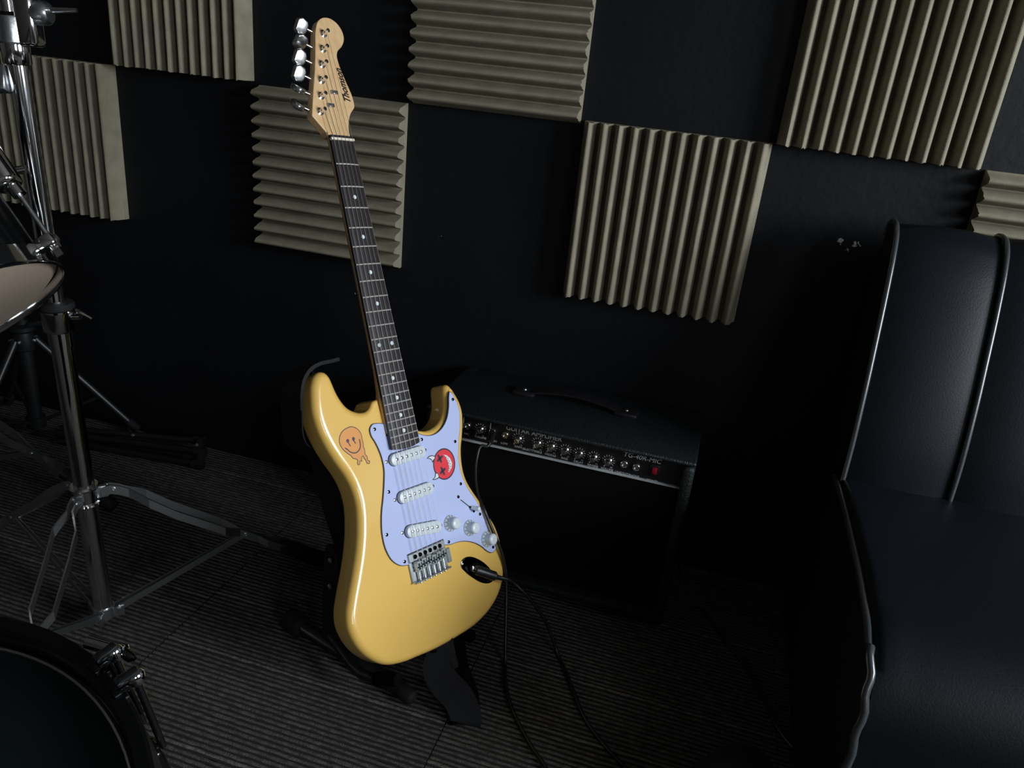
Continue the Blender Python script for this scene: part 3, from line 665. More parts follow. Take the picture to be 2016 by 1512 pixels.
ac(MB().box((q.x-.0042, PY-.0045, q.z-.0065), (q.x+.0042, PY-.001, q.z+.0065)), 'power_switch', 'redswitch', pn, bevel=.001)
def pt(body, x, y, size, **k):
    q = pp(x, y); q.y = PY-.0002; o = text('lettering', body, size, frontT(q), 'print', None, **k); wchild(o, pn)
pt('GUITAR AMPLIFIER', 636, 662, .0125); pt('TG-40R-MIC', 1432, 842, .0125, shear=.2)
for b_, x, y in (('MIC', 145, 657), ('VOLUME', 245, 682), ('HIGH', 340, 708), ('LOW', 420, 727), ('GAIN', 522, 752), ('SELECT', 590, 772), ('TREBLE', 660, 787), ('MIDDLE', 760, 812), ('BASS', 863, 837), ('DELAY', 965, 864), ('REVERB', 1070, 891), ('VOLUME', 1175, 917), ('LINEOUT', 1282, 944), ('PHONE', 1372, 966), ('POWER', 1508, 1001)):
    pt(b_, x, y, .0058)
for x, y in ((525, 685), (667, 718), (767, 742), (870, 768), (972, 795), (1078, 822), (1187, 848), (245, 615)):
    pt('0', x-32, y+42, .0046); pt('10', x+18, y+55, .0046)
q = pp(318, 620); ac(MB().box((q.x-.0006, PY-.0004, LZ+.004), (q.x+.0006, PY, AZ-LIP)), 'divider_line', 'print', pn, smooth=False)
q2 = pp(122, 560); ac(MB().box((q2.x-.0006, PY-.0004, LZ+.02), (q2.x+.0006, PY, AZ-LIP)), 'divider_line', 'print', pn, smooth=False)
q3 = pp(175, 527); ac(MB().tube([(q3.x-.008, PY-.0003, q3.z), (q3.x, PY-.0003, q3.z-.002), (q3.x+.008, PY-.0003, q3.z+.0005)], .0006, 6), 'printed_mark', 'print', pn)
# handle: flat strap between two end caps on the top
ha, hb = atZ((1035, 769), AZ+.004), atZ((1232, 815), AZ+.004)
hy = (ha.y+hb.y)/2
hpts = [V((ha.x, hy, AZ+.004)), V((ha.x+.03, hy, AZ+.012)), V(((ha.x+hb.x)/2, hy, AZ+.020)), V((hb.x-.03, hy, AZ+.012)), V((hb.x, hy, AZ+.004))]
h_ = ac(MB().ribbon(spline(hpts, 5), [(0, .026, 0)]*21, .004), 'carry_handle', 'blackplastic')
for e in (ha, hb):
    ac(MB().box((e.x-.022, hy-.017, AZ-.001), (e.x+.022, hy+.017, AZ+.009)), 'handle_cap', 'blackplastic', bevel=.004)
    ac(MB().lathe([(.004, 0), (.0035, .002), (.001, .0026)], (e.x, hy, AZ+.0088), (0, 0, 1), 12), 'screw', 'steel')
for x in (AX0, AX1):
    s = 1 if x == AX0 else -1
    for y, sy in ((AYF, 1), (AYB, -1)):
        if x == AX0 and y == AYF: pass
        lo = (min(x-.001*s, x+.03*s), min(y-.001*sy, y+.03*sy), AZ-.03); hi = (max(x-.001*s, x+.03*s), max(y-.001*sy, y+.03*sy), AZ+.001)
        if y == AYB: ac(MB().box(lo, hi), 'corner_protector', 'blackplastic', bevel=.006)
        ac(MB().lathe([(.012, 0), (.012, .012), (.010, .013)], (x+.04*s, y+.04*sy, 0), (0, 0, 1), 16), 'rubber_foot', 'rubber')

# amp power cord lying on the carpet to the right of the amplifier
pc = [V((1.495, -.05, .05)), V((1.51, -.06, .006)), atZ((1403, 1228), .005), atZ((1430, 1265), .005), atZ((1458, 1298), .005), atZ((1500, 1370), .005), atZ((1540, 1446), .005), atZ((1577, 1488), .005), atZ((1620, 1530), .005)]
tag(MB().tube(spline(pc, 8), .0028, 8).build('power_cord', 'cord'), 'thin black power cord on the dark carpet between amplifier and sofa', 'cord')

# ================================================================== instrument cable
KC = thing('instrument_cable', 'black instrument cable running from the guitar jack to the amplifier input', 'cable', loc(atZ((1010, 1400), 0)))
jq = gw(.0965, -.0585, -.010)
jd = (gw(.128, -.0795, .004)-gw(.098, -.0595, -.006)).normalized()
pl0 = gw(.0915, -.0555, -.006); pl1 = gw(.125, -.0785, .003); pl2 = gw(.146, -.0915, .010)
def kc(mb, name, m, parent=None, **k): return wchild(mb.build(name, m, **k), parent or KC)
d_ = (pl1-pl0).normalized()
pg1 = kc(MB().tube([pl0, pl0+d_*.004, pl1-d_*.002, pl1], [.0070, .0082, .0080, .0056], 18), 'plug', 'blackplastic')
kc(MB().tube([pl0-d_*.006, pl0], .0046, 14), 'plug_sleeve', 'chrome', pg1)
rel = MB()
for i in range(4): rel.lathe([(.0026, 0), (.0044-.0004*i, .0004), (.0044-.0004*i, .0034), (.0026, .004)], pl1+d_*(.001+.0052*i), d_, 12)
kc(rel, 'strain_relief', 'rubber', pg1)
aj = pp(335, 634); aj.y = PY
aq = aj+V((.012, -.052, .002))
pg2 = kc(MB().tube([aj+V((0, -.002, 0)), aj+V((.002, -.008, 0)), aj+V((.010, -.046, .001))], [.0058, .0066, .005], 14), 'plug', 'blackplastic')
c1 = [pl1, pl2]
dfl = depth(pl2)
for px, t in (((1010, 1147), .15), ((1030, 1165), .3), ((1052, 1190), .5), ((1072, 1220), .7), ((1087, 1255), .88)):
    c1.append(atD(px, dfl+(depth(atZ((1097, 1285), .004))-dfl)*t))
for px in ((1098, 1287), (1115, 1325), (1132, 1368), (1152, 1415), (1180, 1455), (1215, 1495), (1248, 1530)): c1.append(atZ(px, .0045))
# out of the frame the cable turns on the carpet and comes back to the amplifier
e1 = c1[-1]
back = [atZ((1075, 1512), .0045), atZ((1050, 1475), .0045), atZ((1027, 1435), .0045), atZ((1008, 1395), .0045), atZ((999, 1365), .0045), atZ((995, 1335), .0045), atZ((995, 1305), .005)]
b0 = back[0]
c1 += [e1+V((.03, -.10, 0)), V(((e1.x+b0.x)/2, min(e1.y, b0.y)-.22, .0045)), b0+V((.02, -.08, 0))]+back
# up from the floor past the guitar's edge, over the pickguard rim, then across to the amp
d0 = depth(back[-1]); de = depth(gw(.172, -.046, -.010))
for px, t in (((995, 1270), .25), ((996, 1220), .5), ((997, 1170), .8)): c1.append(atD(px, d0+(de-d0)*t))
for px, z in (((994, 1115), -.008), ((984, 1078), -.004), ((973, 1052), -.002), ((962, 1025), -.004), ((953, 1003), -.006)):
    q = gloc(px, z); c1.append(gw(q.x, q.y, z))
dg, da = depth(c1[-1]), depth(aq)
for px, t in (((941, 975), .25), ((936, 940), .5), ((938, 905), .72), ((947, 878), .88)): c1.append(atD(px, dg+(da-dg)*t))
c1 += [aj+V((.008, -.050, -.004)), aj+V((.010, -.046, .001))]
kc(MB().tube(spline(c1, 6), .0030, 10), 'cord', 'cord')

# ================================================================== sofa
SX0, NSEC, SWD = 1.712, 9, .155
SO = thing('leather_sofa', 'black leather sofa with upright channelled back panels and thin piping', 'sofa', loc((SX0+.7, -.35, 0)))
def so(mb, name, m, parent=None, **k): return wchild(mb.build(name, m, **k), parent or SO)
# back profile (y,z) from seat up and over
BP = [(-.262, .385), (-.255, .45), (-.235, .53), (-.207, .61), (-.178, .685), (-.154, .735), (-.138, .757), (-.118, .770), (-.095, .773), (-.065, .766), (-.052, .745)]
bpf = [(p.x, p.y) for p in spline([(y, z, 0) for y, z in BP], 5)]
nb = len(bpf)
def nrm2(i):
    a, b = bpf[max(0, i-1)], bpf[min(nb-1, i+1)]; t = V((b[0]-a[0], b[1]-a[1])).normalized(); return (-t.y, t.x)
for s in range(NSEC):
    x0 = SX0+s*SWD; mb = MB(); NU = 10; vs = []
    for i, (y, z) in enumerate(bpf):
        ny, nz = nrm2(i)
        for k in range(NU+1):
            a = k/NU; bul = (.012*(1-abs(2*a-1)**2.2)-.004)*(1 if i < nb*.72 else max(0, 1-(i-nb*.72)/(nb*.14)))
            xo = x0+SWD*a
            vs.append((xo, y+ny*bul, z+nz*bul))
    m_ = NU+1; fs = [(i*m_+k, i*m_+k+1, (i+1)*m_+k+1, (i+1)*m_+k) for i in range(nb-1) for k in range(NU)]
    # close the back
    q = len(vs)
    for (y, z) in (bpf[0], bpf[-1]):
        pass
    vs += [(x0, -.048, .385), (x0+SWD, -.048, .385), (x0, -.048, .742), (x0+SWD, -.048, .742)]
    fs += [(q, q+1, q+3, q+2), tuple([i*m_ for i in range(nb)]+[q+2, q]), tuple([i*m_+NU for i in range(nb-1, -1, -1)]+[q+1, q+3]), tuple([(nb-1)*m_+k for k in range(NU+1)]+[q+3, q+2]), tuple([k for k in range(NU, -1, -1)]+[q, q+1])]
    so(MB().add(vs, fs), 'back_panel', 'leather', angle=60)
for s in range(NSEC+1):
    x = SX0+s*SWD
    so(MB().tube([(x, y+nrm2(i)[0]*.002, z+nrm2(i)[1]*.002) for i, (y, z) in enumerate(bpf)], .0042, 10), 'back_piping', 'piping')
SX1 = SX0+NSEC*SWD
# seat cushion: crowned box with rounded front
SP = [(-.235, .395), (-.30, .402), (-.45, .408), (-.58, .406), (-.645, .396), (-.685, .372), (-.705, .335), (-.712, .28), (-.712, .20), (-.705, .16)]
spf = [(p.x, p.y) for p in spline([(y, z, 0) for y, z in SP], 5)]; NU = 24; vs = []
for i, (y, z) in enumerate(spf):
    for k in range(NU+1):
        a = k/NU; e = min(a, 1-a)*(SX1-SX0); drop = -.014*math.exp(-e/.035)
        wr_ = .0035*math.sin(e*75+y*30)*math.exp(-e/.10)*max(0, min(1, (-.56-y)/.06)) if y < -.56 else 0
        tn = V((0, 1)) if i < len(spf)*.45 else V((-.7, .7)) if i < len(spf)*.7 else V((-1, 0))
        vs.append((SX0-.006+(SX1-SX0+.006)*a**1.8, y+tn.x*(drop+wr_), z+tn.y*(drop+wr_)))
m_ = NU+1; fs = [(i*m_+k, i*m_+k+1, (i+1)*m_+k+1, (i+1)*m_+k) for i in range(len(spf)-1) for k in range(NU)]
q = len(vs); vs += [(SX0-.006, -.235, .16), (SX1, -.235, .16)]
fs += [tuple([i*m_ for i in range(len(spf))]+[q]), tuple([i*m_+NU for i in range(len(spf)-1, -1, -1)]+[q+1]), (q, q+1, NU, 0) if False else tuple([k for k in range(NU+1)]+[q+1, q]), tuple([(len(spf)-1)*m_+k for k in range(NU+1)]+[q+1, q])]
so(MB().add(vs, fs), 'seat_cushion', 'leather', angle=60)
ppts = [(SX0-.007+(.0016*math.sin(i*1.3) if y < -.66 else 0), y-(.002 if i > 20 else 0), z-.010 if i < 22 else z) for i, (y, z) in enumerate(spf)]
so(MB().tube(ppts, .0046, 10), 'seat_piping', 'piping')
so(MB().box((SX0-.004, -.690, .03), (SX1, -.020, .30)), 'base', 'leather', bevel=.01)
for x in (SX0+.06, SX1-.06):
    for y in (-.64, -.08): so(MB().lathe([(.018, 0), (.022, .032)], (x, y, 0), (0, 0, 1), 14), 'foot', 'blackplastic')

# small dark shoe whose pale rim just enters the frame at the bottom
sp = atZ((1447, 1530), 0)
SH = thing('shoe', 'dark shoe with a pale beige toe rim at the bottom edge', 'shoe', loc(sp))
ol = [(-.045, -.14), (-.046, -.02), (-.040, .05), (-.022, .082), (.005, .09), (.03, .075), (.042, .03), (.04, -.06), (.036, -.14)]
rz = Matrix.Translation(sp) @ Matrix.Rotation(math.radians(-35), 4, 'Z') @ Matrix.Translation((.018, -.055, 0))
oo = spl2(ol, 5); mb = MB().prism(oo, 0, .026); mb.v = [tuple(rz @ V(v)) for v in mb.v]; wchild(mb.build('toe_rim', 'beige', bevel=.004), SH)
mb = MB(); n = len(oo); rgs = [(1, .024), (.97, .045), (.85, .062), (.6, .073), (.3, .078)]
vs = [rz @ V((x*s_, -.03+(y+.03)*s_, z)) for s_, z in rgs for x, y in oo]
mb.add(vs, [(i*n+k, i*n+(k+1) % n, (i+1)*n+(k+1) % n, (i+1)*n+k) for i in range(4) for k in range(n)]+[tuple(4*n+k for k in range(n))]); wchild(mb.build('upper', 'darkfabric'), SH)

# ================================================================== chrome cymbal stand
B0 = atZ((205, 1205), .03); TT = atY((34, 118), B0.y); axd = (TT-B0).normalized()
CS = thing('cymbal_stand', 'shiny chrome cymbal stand with double strip legs in front of the wall', 'drum stand', loc((B0.x, B0.y, 0)))
def cs(mb, name, m, parent=None, **k): return wchild(mb.build(name, m, **k), parent or CS)
def axat(py):      # point of the stand's axis that shows at picture height py
    lo, hi = 0.0, 1.4
    for _ in range(40):
        md = (lo+hi)/2
        if pixel(B0+axd*md)[1] > py: lo = md
        else: hi = md
    return B0+axd*lo
colp = axat(622); hub = axat(972)
cs(MB().tube([B0, colp], .0150, 28), 'lower_tube', 'chrome')
cs(MB().tube([colp, axat(75)], .0127, 28), 'upper_tube', 'chrome')
hgt = lambda a, b: (axat(b)-axat(a)).length
c_ = cs(MB().lathe([(.0165, 0), (.0168, .022), (.0200, .024), (.0215, .026), (.0215, .050), (.0222, .052), (.0222, .055), (.019, .056)], colp-axd*.045, axd, 28), 'height_collar', 'chrome')
cs(MB().lathe([(.019, 0), (.0235, .001), (.0245, .005), (.0225, .010), (.0135, .0105)], colp+axd*.0105, axd, 28), 'rubber_bushing', 'rubber', c_)
e0 = colp+axd*.0+rt*.021-fw*.0; 
cs(MB().tube([e0, e0+rt*.012], .006, 12).tube([e0+rt*.006+V((0, 0, .010)), e0+rt*.028+V((0, 0, -.004))], [.0026, .0020], 8), 'wing_screw', 'chrome', c_)
# memory lock and tilting clamp near the top of the frame
q = axat(128)
lk = cs(MB().lathe([(.0150, 0), (.0165, .002), (.0165, .034), (.015, .036)], q, axd, 26), 'memory_lock', 'chrome')
cs(MB().box((-.030, -.008, .002), (-.012, .010, .034), frame(q, rt, -fw) ), 'lock_flange', 'steel', lk, bevel=.002)
q = axat(86)
cl = cs(MB().lathe([(.0165, 0), (.0185, .002), (.0185, .030), (.0175, .032)], q, axd, 26), 'clamp_ring', 'steel')
T = frame(axat(52), axd, rt)
cs(MB().box((-.022, .010, -.013), (.040, .034, .013), T), 'clamp_body', 'chrome', cl, bevel=.005, segs=3)
cs(MB().lathe([(.013, 0), (.014, .004), (.014, .016), (.011, .020)], axat(26)+rt*.030, rt, 20), 'ratchet', 'steel', cl)
w0 = axat(20)+rt*.050
cs(MB().tube([w0, w0+rt*.012, w0+rt*.034], [.0042, .0034, .0026], 10), 'wing_screw', 'chrome', cl)
bo = axat(70)-rt*.030
cs(MB().tube([bo, bo+axd*.30-rt*.015], .0127, 24), 'boom_tube', 'chrome')
bo2 = axat(75)
cs(MB().tube([bo2+axd*.03, bo2+axd*.32], .0127, 24), 'boom_tube', 'chrome')

def stand_leg(add, hubp, foot, basep, H=.016, sp=.013, brace=True, st='steel', over=.0):
    hz_ = V((foot.x-hubp.x, foot.y-hubp.y, 0)); d = hz_.normalized(); sd = V((-d.y, d.x, 0)); Ln = hz_.length
    z_h, z_f = hubp.z, foot.z+.012
    def P(u): return V((hubp.x, hubp.y, 0))+d*(.022+u*(Ln-.022))+V((0, 0, z_h+.010*math.sin(min(1, u/.25)*PI)*.8*(1-u)+(z_f-z_h)*(max(0, u-.04)/.96)))
    prof = [(0, .0045), (.10, .0045), (.17, sp), (.47, sp), (.54, .0035), (.62, .0035), (.66, .010), (.76, .010)]
    leg = MB()
    us = []
    for (a, s1_), (b, s2_) in zip(prof[:-1], prof[1:]):
        us += [(a+(b-a)*k/3, s1_+(s2_-s1_)*k/3) for k in range(3)]
    us.append(prof[-1])
    for s_ in (-1, 1):
        pts = [P(u)+sd*s_*o for u, o in us]; leg.ribbon(pts, [V((0, 0, H))]*len(pts), .0026)
    L = add(leg, 'leg', st, smooth=False)
    for u, o in ((.045, .0055), (.565, .0048)):
        c = P(u)
        for s_ in (-1, 1): add(MB().lathe([(.0036, 0), (.0033, .0018), (.0012, .0020), (.001, .0008)], c+sd*s_*o, sd*s_, 12), 'rivet', 'rivet', L)
    add(MB().tube([P(.72), P(.80), P(.92), P(.985)], [.0125, .0145, .0150, .0135], 14), 'rubber_foot', 'rubber', L)
    if brace:
        a = basep+d*.022; b = P(.565)
        if st == 'steel': a2 = a
        br = MB()
        for s_ in (-1, 1): br.ribbon([a+sd*s_*.006, b+sd*s_*.002], [V((0, 0, .012)).lerp(V((0, 0, .012)), 1)]*2, .0016)
        B_ = add(br, 'brace', st, smooth=False)
        for s_ in (-1, 1): add(MB().lathe([(.0050, 0), (.0046, .002), (.0018, .003), (.0001, .0031)], a+sd*s_*.0068, sd*s_, 14), 'rivet', 'rivet', B_)
feet = [atZ((660, 1119), 0), atZ((-50, 1068), 0)]
a1 = math.atan2(feet[0].y-B0.y, feet[0].x-B0.x); R_ = .30
feet.append(V((hub.x+R_*math.cos(math.radians(-73)), hub.y+R_*math.sin(math.radians(-73)), 0)))
for i, ft in enumerate(feet): stand_leg(cs, hub, ft, B0+axd*.006, sp=.017)
hb_ = cs(MB().lathe([(.0152, -.002), (.0195, -.002), (.0205, 0), (.0195, .003), (.0165, .004), (.0165, .026), (.0205, .027), (.0215, .030), (.0195, .033), (.0152, .033)], hub-axd*.016, axd, 28), 'leg_hub', 'chrome')
for ft in feet:
    d = V((ft.x-hub.x, ft.y-hub.y, 0)).normalized()
    T = frame(hub, d, V((-d.y, d.x, 0))); cs(MB().box((.014, -.0034, -.010), (.032, .0034, .010), T), 'hinge_lug', 'steel', hb_, bevel=.001)
bb = cs(MB().lathe([(.0152, 0), (.0175, 0), (.0175, .020), (.0152, .020)], B0-axd*.006, axd, 26), 'base_bracket', 'steel')
for ft in feet:
    d = V((ft.x-hub.x, ft.y-hub.y, 0)).normalized(); T = frame(B0, d, V((-d.y, d.x, 0))); mb = MB()
    for s_ in (-1, 1): mb.box((.014, s_*.0075-.0008, -.008), (.030, s_*.0075+.0008, .010), T)
    cs(mb, 'bracket_ear', 'steel', bb, smooth=False)

# second drum stand: only a leg and foot reach into the frame
f2 = atZ((232, 1012), 0); dirr = (atZ((14, 872), .125)-f2); dirr.z = 0; dirr.normalize()
H2 = f2+dirr*.43; H2.z = .235
DS = thing('drum_stand', 'second chrome stand of which one strip leg reaches in from the left edge', 'drum stand', loc((H2.x, H2.y, 0)))
def ds(mb, name, m, parent=None, **k): return wchild(mb.build(name, m, **k), parent or DS)
ds(MB().tube([(H2.x, H2.y, .03), (H2.x, H2.y, .60)], .0145, 20), 'tube', 'chrome')
for k in range(3):
    a = math.atan2(-dirr.y, -dirr.x)+(0, -2.0, 2.2)[k]; lr = .43 if k == 0 else min(.43, (-.05-H2.y)/math.sin(a) if math.sin(a) > .05 else 9); ft = V((H2.x+lr*math.cos(a), H2.y+lr*math.sin(a), 0)); stand_leg(ds, H2, ft, V((H2.x, H2.y, .04)), H=.020)
ds(MB().lathe([(.0150, 0), (.0195, 0), (.0195, .03), (.015, .03)], (H2.x, H2.y, H2.z-.015), (0, 0, 1), 22), 'leg_hub', 'chrome')

# ================================================================== drum throne / black tripod by the wall
tc = atZ((76, 862), 0); 
TH = thing('tripod_stand', 'black tripod stand with round tube legs behind the chrome stand', 'tripod', loc((tc.x, tc.y, 0)))
def th(mb, name, m, parent=None, **k): return wchild(mb.build(name, m, **k), parent or TH)
ztop = atY((46, 645), tc.y).z
tp = lambda z: V((tc.x, tc.y, z))
th(MB().tube([tp(.03), tp(ztop+.02)], .0155, 20), 'column', 'blackmetal')
hb2 = th(MB().lathe([(.017, 0), (.022, .003), (.024, .02), (.021, .045), (.017, .048)], tp(ztop-.055), (0, 0, 1), 24), 'hub', 'blackmetal')
th(MB().lathe([(.017, 0), (.030, .002), (.030, .010), (.018, .016)], tp(ztop-.005), (0, 0, 1), 24).tube([tp(ztop+.006)+rt*.02, tp(ztop+.012)+rt*.05, tp(ztop-.004)+rt*.062], [.008, .008, .006], 12), 'top_collar', 'blackmetal')
th(MB().tube([tp(ztop), tp(ztop+.16)], .011, 16), 'inner_post', 'blackmetal')
rf = atZ((270, 846), .012); a0 = math.atan2(rf.y-tc.y, rf.x-tc.x)
rl = V((rf.x-tc.x, rf.y-tc.y, 0)).length
for k in range(3):
    a = a0+2*PI*k/3; d = V((math.cos(a), math.sin(a), 0)); Lr = rl if k == 0 else rl*1.0
    if k == 2: d = V((.12, -1, 0)).normalized() if False else d
    p0, p1 = tp(ztop-.028)+d*.024, tp(.014)+d*Lr
    if p1.y > -.012:
        p1.y = -.014
    lg = th(MB().tube([p0, p1], .0085, 14), 'leg', 'blackmetal')
    th(MB().tube([p1+(p0-p1).normalized()*.03, p1], [.0105, .012], 14), 'rubber_foot', 'rubber', lg)
    th(MB().lathe([(.0048, 0), (.004, .003), (.001, .0042)], p0+V((-d.y, d.x, 0))*.0105, V((-d.y, d.x, 0)), 12), 'rivet', 'rivet', lg)
    th(MB().lathe([(.0048, 0), (.004, .003), (.001, .0042)], p0-V((-d.y, d.x, 0))*.0105, -V((-d.y, d.x, 0)), 12), 'rivet', 'rivet', lg)
    th(MB().tube([tp(.045)+d*.012, p0.lerp(p1, .62)], .0045, 8), 'brace', 'blackmetal')
th(MB().lathe([(.016, 0), (.021, .002), (.021, .028), (.016, .03)], tp(.03), (0, 0, 1), 18), 'lower_collar', 'blackmetal')

# folded black stand lying along the foot of the wall
fa, fb_ = atZ((105, 852), 0), atZ((398, 905), 0)
FS = thing('folded_stand', 'folded black metal stand lying on the carpet along the wall', 'folded stand', loc(((fa.x+fb_.x)/2, (fa.y+fb_.y)/2, 0)))
def fsx(mb, name, m, parent=None, **k): return wchild(mb.build(name, m, **k), parent or FS)
for (p, q, z, rr) in (((120, 843), (398, 868), .040, .0075), ((110, 852), (400, 890), .030, .0085), ((120, 868), (395, 915), .010, .0085), ((130, 858), (380, 900), .012, .0075)):
    a, b = atZ(p, z), atZ(q, z)
    lg = fsx(MB().tube([a, b], rr, 12), 'leg', 'blackmetal')
    d = (b-a).normalized(); fsx(MB().tube([b-d*.02, b+d*.006], rr+.003, 12), 'rubber_cap', 'rubber', lg)
a, b = atZ((393, 868), .045), atZ((395, 920), .008); fsx(MB().tube([a, b], .010, 12), 'end_bar', 'blackmetal')
for px, z in (((262, 857), .042), ((388, 876), .046), ((256, 875), .020)): fsx(MB().lathe([(.0045, 0), (.0038, .003), (.001, .004)], atZ(px, z), (.1, -.8, .6), 10), 'rivet', 'rivet')
a = atZ((243, 886), .008); fsx(MB().tube([a, a+V((.028, .004, .004))], .003, 8), 'wing_screw', 'steel')

# ================================================================== rack tom (only its lower right rim shows)
TN = V((.6208, -.013, -.7838)).normalized(); TC = V((.6374, -.8540, .6049))
TM = thing('tom_drum', 'tilted black tom drum with chrome hoop entering from the left edge', 'drum', loc(TC))
def tm(mb, name, m, parent=None, **k): return wchild(mb.build(name, m, **k), parent or TM)
R_ = .165; o_ = TC
tm(MB().lathe([(R_-.012, -.26), (R_-.012, -.02)], o_, TN, 72, caps=False), 'shell', 'drumblack')
tm(MB().lathe([(R_-.002, -.004), (R_, -.001), (R_, 0), (R_-.003, .0), (R_-.0045, -.004), (R_-.0045, -.016), (R_-.012, -.020), (R_-.012, -.028), (R_-.002, -.024), (R_-.002, -.004)], o_, TN, 72, caps=False), 'hoop', 'chrome')
tm(MB().lathe([(R_-.006, -.012), (R_-.014, -.0075), (.001, -.0075)], o_, TN, 72, caps=False), 'drum_head', 'clearhead')
tm(MB().lathe([(R_, -.262), (R_, -.235), (R_-.012, -.24)], o_, TN, 72, caps=False), 'hoop', 'chrome')
tm(MB().lathe([(.001, -.252), (R_-.004, -.252)], o_, TN, 72, caps=False), 'drum_head', 'clearhead')
ta = TN.orthogonal().normalized(); tbv = TN.cross(ta)
# lug angle: the one whose hoop ear shows at the upper right
best = min(range(360), key=lambda k: (lambda p: (p[0]-104)**2+(p[1]-470)**2)(pixel(o_+(ta*math.cos(math.radians(k))+tbv*math.sin(math.radians(k)))*(R_+.010)-TN*.022)))
for j in range(6):
    a = math.radians(best+60*j); rd = ta*math.cos(a)+tbv*math.sin(a); sd = TN.cross(rd)
    T = frame(o_+rd*(R_+.004)-TN*.125, TN, sd)
    lug = tm(MB().box((-.034, -.017, -.016), (.034, .017, .014), T), 'lug', 'chrome', bevel=.009, segs=4)
    tm(MB().tube([o_+rd*(R_+.009)-TN*.094, o_+rd*(R_+.010)-TN*.080], .0075, 14), 'lug_nut', 'chrome', lug)
    tm(MB().tube([o_+rd*(R_+.010)-TN*.085, o_+rd*(R_+.010)-TN*.020], .0030, 10), 'tension_rod', 'steel', lug)
    tm(MB().lathe([(.0085, -.006), (.0085, .0), (.006, .003), (.006, .008)], o_+rd*(R_+.010)-TN*.020, TN, 14).box((-.004, -.004, .008), (.004, .004, .017), frame(o_+rd*(R_+.010)-TN*.020, rd, sd)), 'rod_head', 'chrome', lug)
    tm(MB().box((-.030, -.012, -.005), (-.016, .012, .016), frame(o_+rd*R_, TN, -sd)), 'hoop_ear', 'chrome', lug, bevel=.003)

# mount: bracket on the shell, bent rod and clamp at the stand's tube
tq = axat(330); tdir = (V((tq.x, tq.y, 0))-V((o_.x, o_.y, 0))-V(((-TN*.17).x, (-TN*.17).y, 0))).normalized()
rdm = (tdir-TN*tdir.dot(TN)).normalized(); pb = o_-TN*.17+rdm*(R_-.012)
mt = tm(MB().box((-.030, -.020, -.002), (.030, .020, .018), frame(pb, TN, -TN.cross(rdm))), 'mount_bracket', 'chrome', bevel=.005, segs=3)
tm(MB().tube(spline([pb+rdm*.012, pb+rdm*.04, tq+(pb-tq).normalized()*.05, tq+(pb-tq).normalized()*.017], 4), .0055, 12), 'mount_rod', 'chrome', mt)

# ================================================================== floor tom in the near left corner
BR = .21; BN = V((0, -.2588, .9659)); BC = V((1.039, -1.309, .491)); SL = .33
BD = thing('floor_tom', 'large black floor tom drum with dark head in the bottom left corner', 'drum', loc((BC.x, BC.y, 0)))
def bd(mb, name, m, parent=None, **k): return wchild(mb.build(name, m, **k), parent or BD)
bd(MB().lathe([(BR-.016, -SL), (BR-.016, -.030)], BC, BN, 96, caps=False), 'shell', 'drumblack')
bd(MB().lathe([(BR-.012, -.040), (BR-.001, -.040), (BR, -.038), (BR, -.002), (BR-.002, 0), (BR-.010, 0), (BR-.012, -.002), (BR-.012, -.026), (BR-.012, -.040)], BC, BN, 96, caps=False), 'hoop', 'drumblack')
bd(MB().lathe([(BR-.012, -SL+.012), (BR-.001, -SL+.010), (BR, -SL-.022), (BR-.012, -SL-.024), (BR-.012, -SL+.012)], BC, BN, 96, caps=False), 'hoop', 'drumblack')
hd_ = bd(MB().lathe([(BR-.0125, -.026), (BR-.015, -.021), (BR-.018, -.019), (.001, -.019)], BC, BN, 96, caps=False), 'drum_head', 'drumhead')
bd(MB().lathe([(.1930, -.0192), (.1936, -.0176), (.1950, -.0170), (.1964, -.0176), (.1972, -.0200)], BC, BN, 96, caps=False), 'head_rim', 'polished', hd_)
bd(MB().lathe([(.001, -SL-.010), (BR-.013, -SL-.010)], BC, BN, 96, caps=False), 'drum_head', 'drumhead')
ba = BN.orthogonal().normalized(); bbv = BN.cross(ba)
def rim_angle(px, h): return min(range(720), key=lambda k: (lambda p: (p[0]-px[0])**2+(p[1]-px[1])**2)(pixel(BC+(ba*math.cos(math.radians(k/2))+bbv*math.sin(math.radians(k/2)))*(BR+.010)+BN*h)))/2
best, best2 = rim_angle((254, 1332), .006), rim_angle((214, 1284), .006)
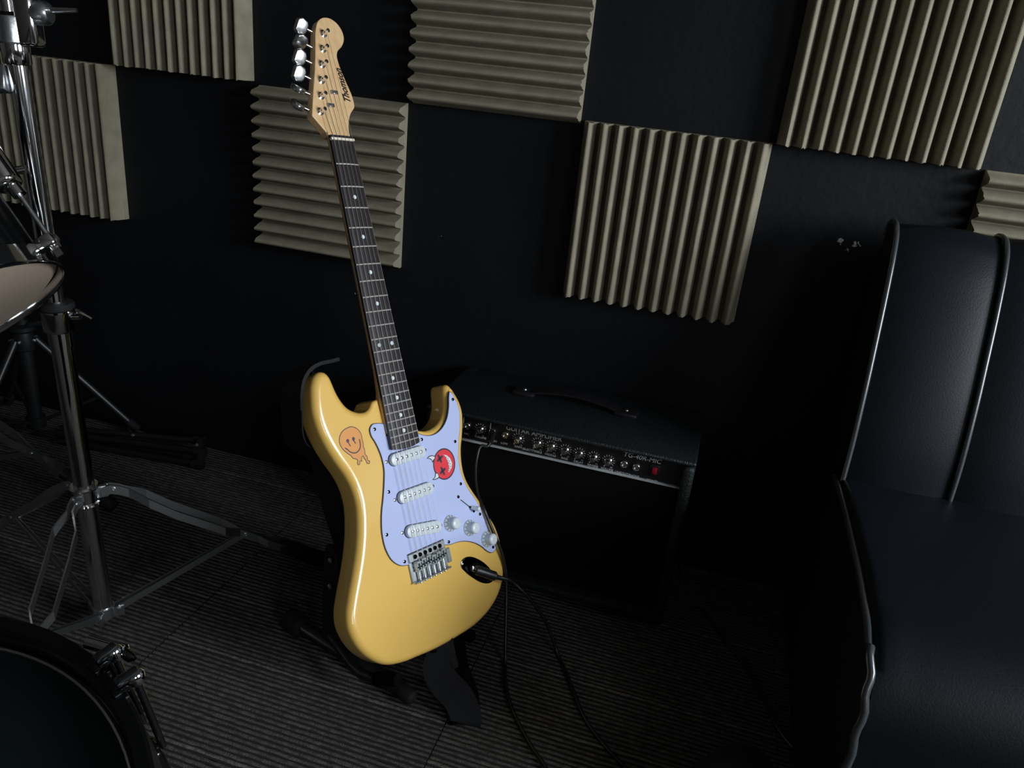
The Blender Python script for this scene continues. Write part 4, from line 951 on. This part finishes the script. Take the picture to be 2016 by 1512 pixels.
for aj in [best, best2]+[best+60*j for j in range(1, 6)]:
    a = math.radians(aj); rd = ba*math.cos(a)+bbv*math.sin(a); sd = BN.cross(rd); T = frame(BC+rd*BR, BN, -sd)
    # claw over the hoop, tension rod with a winged handle, lug on the shell
    cw = bd(MB().box((-.030, -.007, .001), (.002, .007, .0040), T).box((-.001, -.006, -.008), (.0025, .006, .003), T), 'claw_hook', 'blackchrome', bevel=.0012)
    bd(MB().tube([T @ V((.004, 0, .009)), T @ V((-.085, 0, .006))], .0028, 10), 'tension_rod', 'darksteel', cw)
    bd(MB().tube([T @ V((-.004, 0, .009)), T @ V((-.002, 0, .009)), T @ V((.004, 0, .009)), T @ V((.006, 0, .009))], [.0048, .0062, .0062, .0046], 16), 'rod_collar', 'chrome', cw)
    mb = MB(); w_ = [(-.0018, -.0125), (.0018, -.0125), (.0030, -.009), (.0024, -.003), (.0028, .003), (-.0028, .003), (-.0024, -.003), (-.0030, -.009)]
    mb.add([T @ V((.006+x, z, .009+y)) for z in (-.0034, .0034) for x, y in w_], [tuple(range(7, -1, -1)), tuple(range(8, 16))]+[(k, (k+1) % 8, 8+(k+1) % 8, 8+k) for k in range(8)])
    bd(mb, 'wing_handle', 'darksteel', cw, bevel=.0012)
    T2 = frame(BC+rd*(BR-.016)-BN*.10, BN, -sd)
    bd(MB().box((-.024, -.010, 0), (.024, .010, .020), T2), 'lug', 'drumblack', bevel=.005, segs=3)
for j in range(3):
    a = math.radians(best+30+120*j); rd = ba*math.cos(a)+bbv*math.sin(a); q = BC+rd*(BR+.004)-BN*.20
    lg = bd(MB().tube([V((q.x, q.y, q.z+.10)), V((q.x, q.y, .03)), V((q.x, q.y, .012))], .0055, 12), 'leg', 'chrome')
    bd(MB().lathe([(.012, 0), (.012, .022), (.007, .028)], V((q.x, q.y, 0)), (0, 0, 1), 14), 'rubber_foot', 'rubber', lg)
    bd(MB().box((-.016, -.014, -.016), (.016, .014, .022), frame(q-rd*.012, (rd.x, rd.y, 0), (-rd.y, rd.x, 0))), 'leg_bracket', 'blackchrome', lg, bevel=.004)
# short threaded sleeve lying beside the hoop next to the claws
sd_ = depth(BC+(ba*math.cos(math.radians(best2))+bbv*math.sin(math.radians(best2)))*BR)+.012
p0, p1, p2 = atD((172, 1264), sd_+.004), atD((244, 1285), sd_), atD((266, 1297), sd_-.002); dd = (p1-p0).normalized()
sp_ = bd(MB().tube([p0, p1], .0046, 16), 'memory_arm', 'chrome')
bd(MB().lathe([(.0046, -.003), (.0060, -.002), (.0060, .002), (.0046, .003)], p1-dd*.002, dd, 18), 'arm_ring', 'chrome', sp_)
bd(MB().tube([p1, p2-dd*.003, p2], [.0038, .0036, .0016], 14), 'arm_tip', 'blackchrome', sp_)
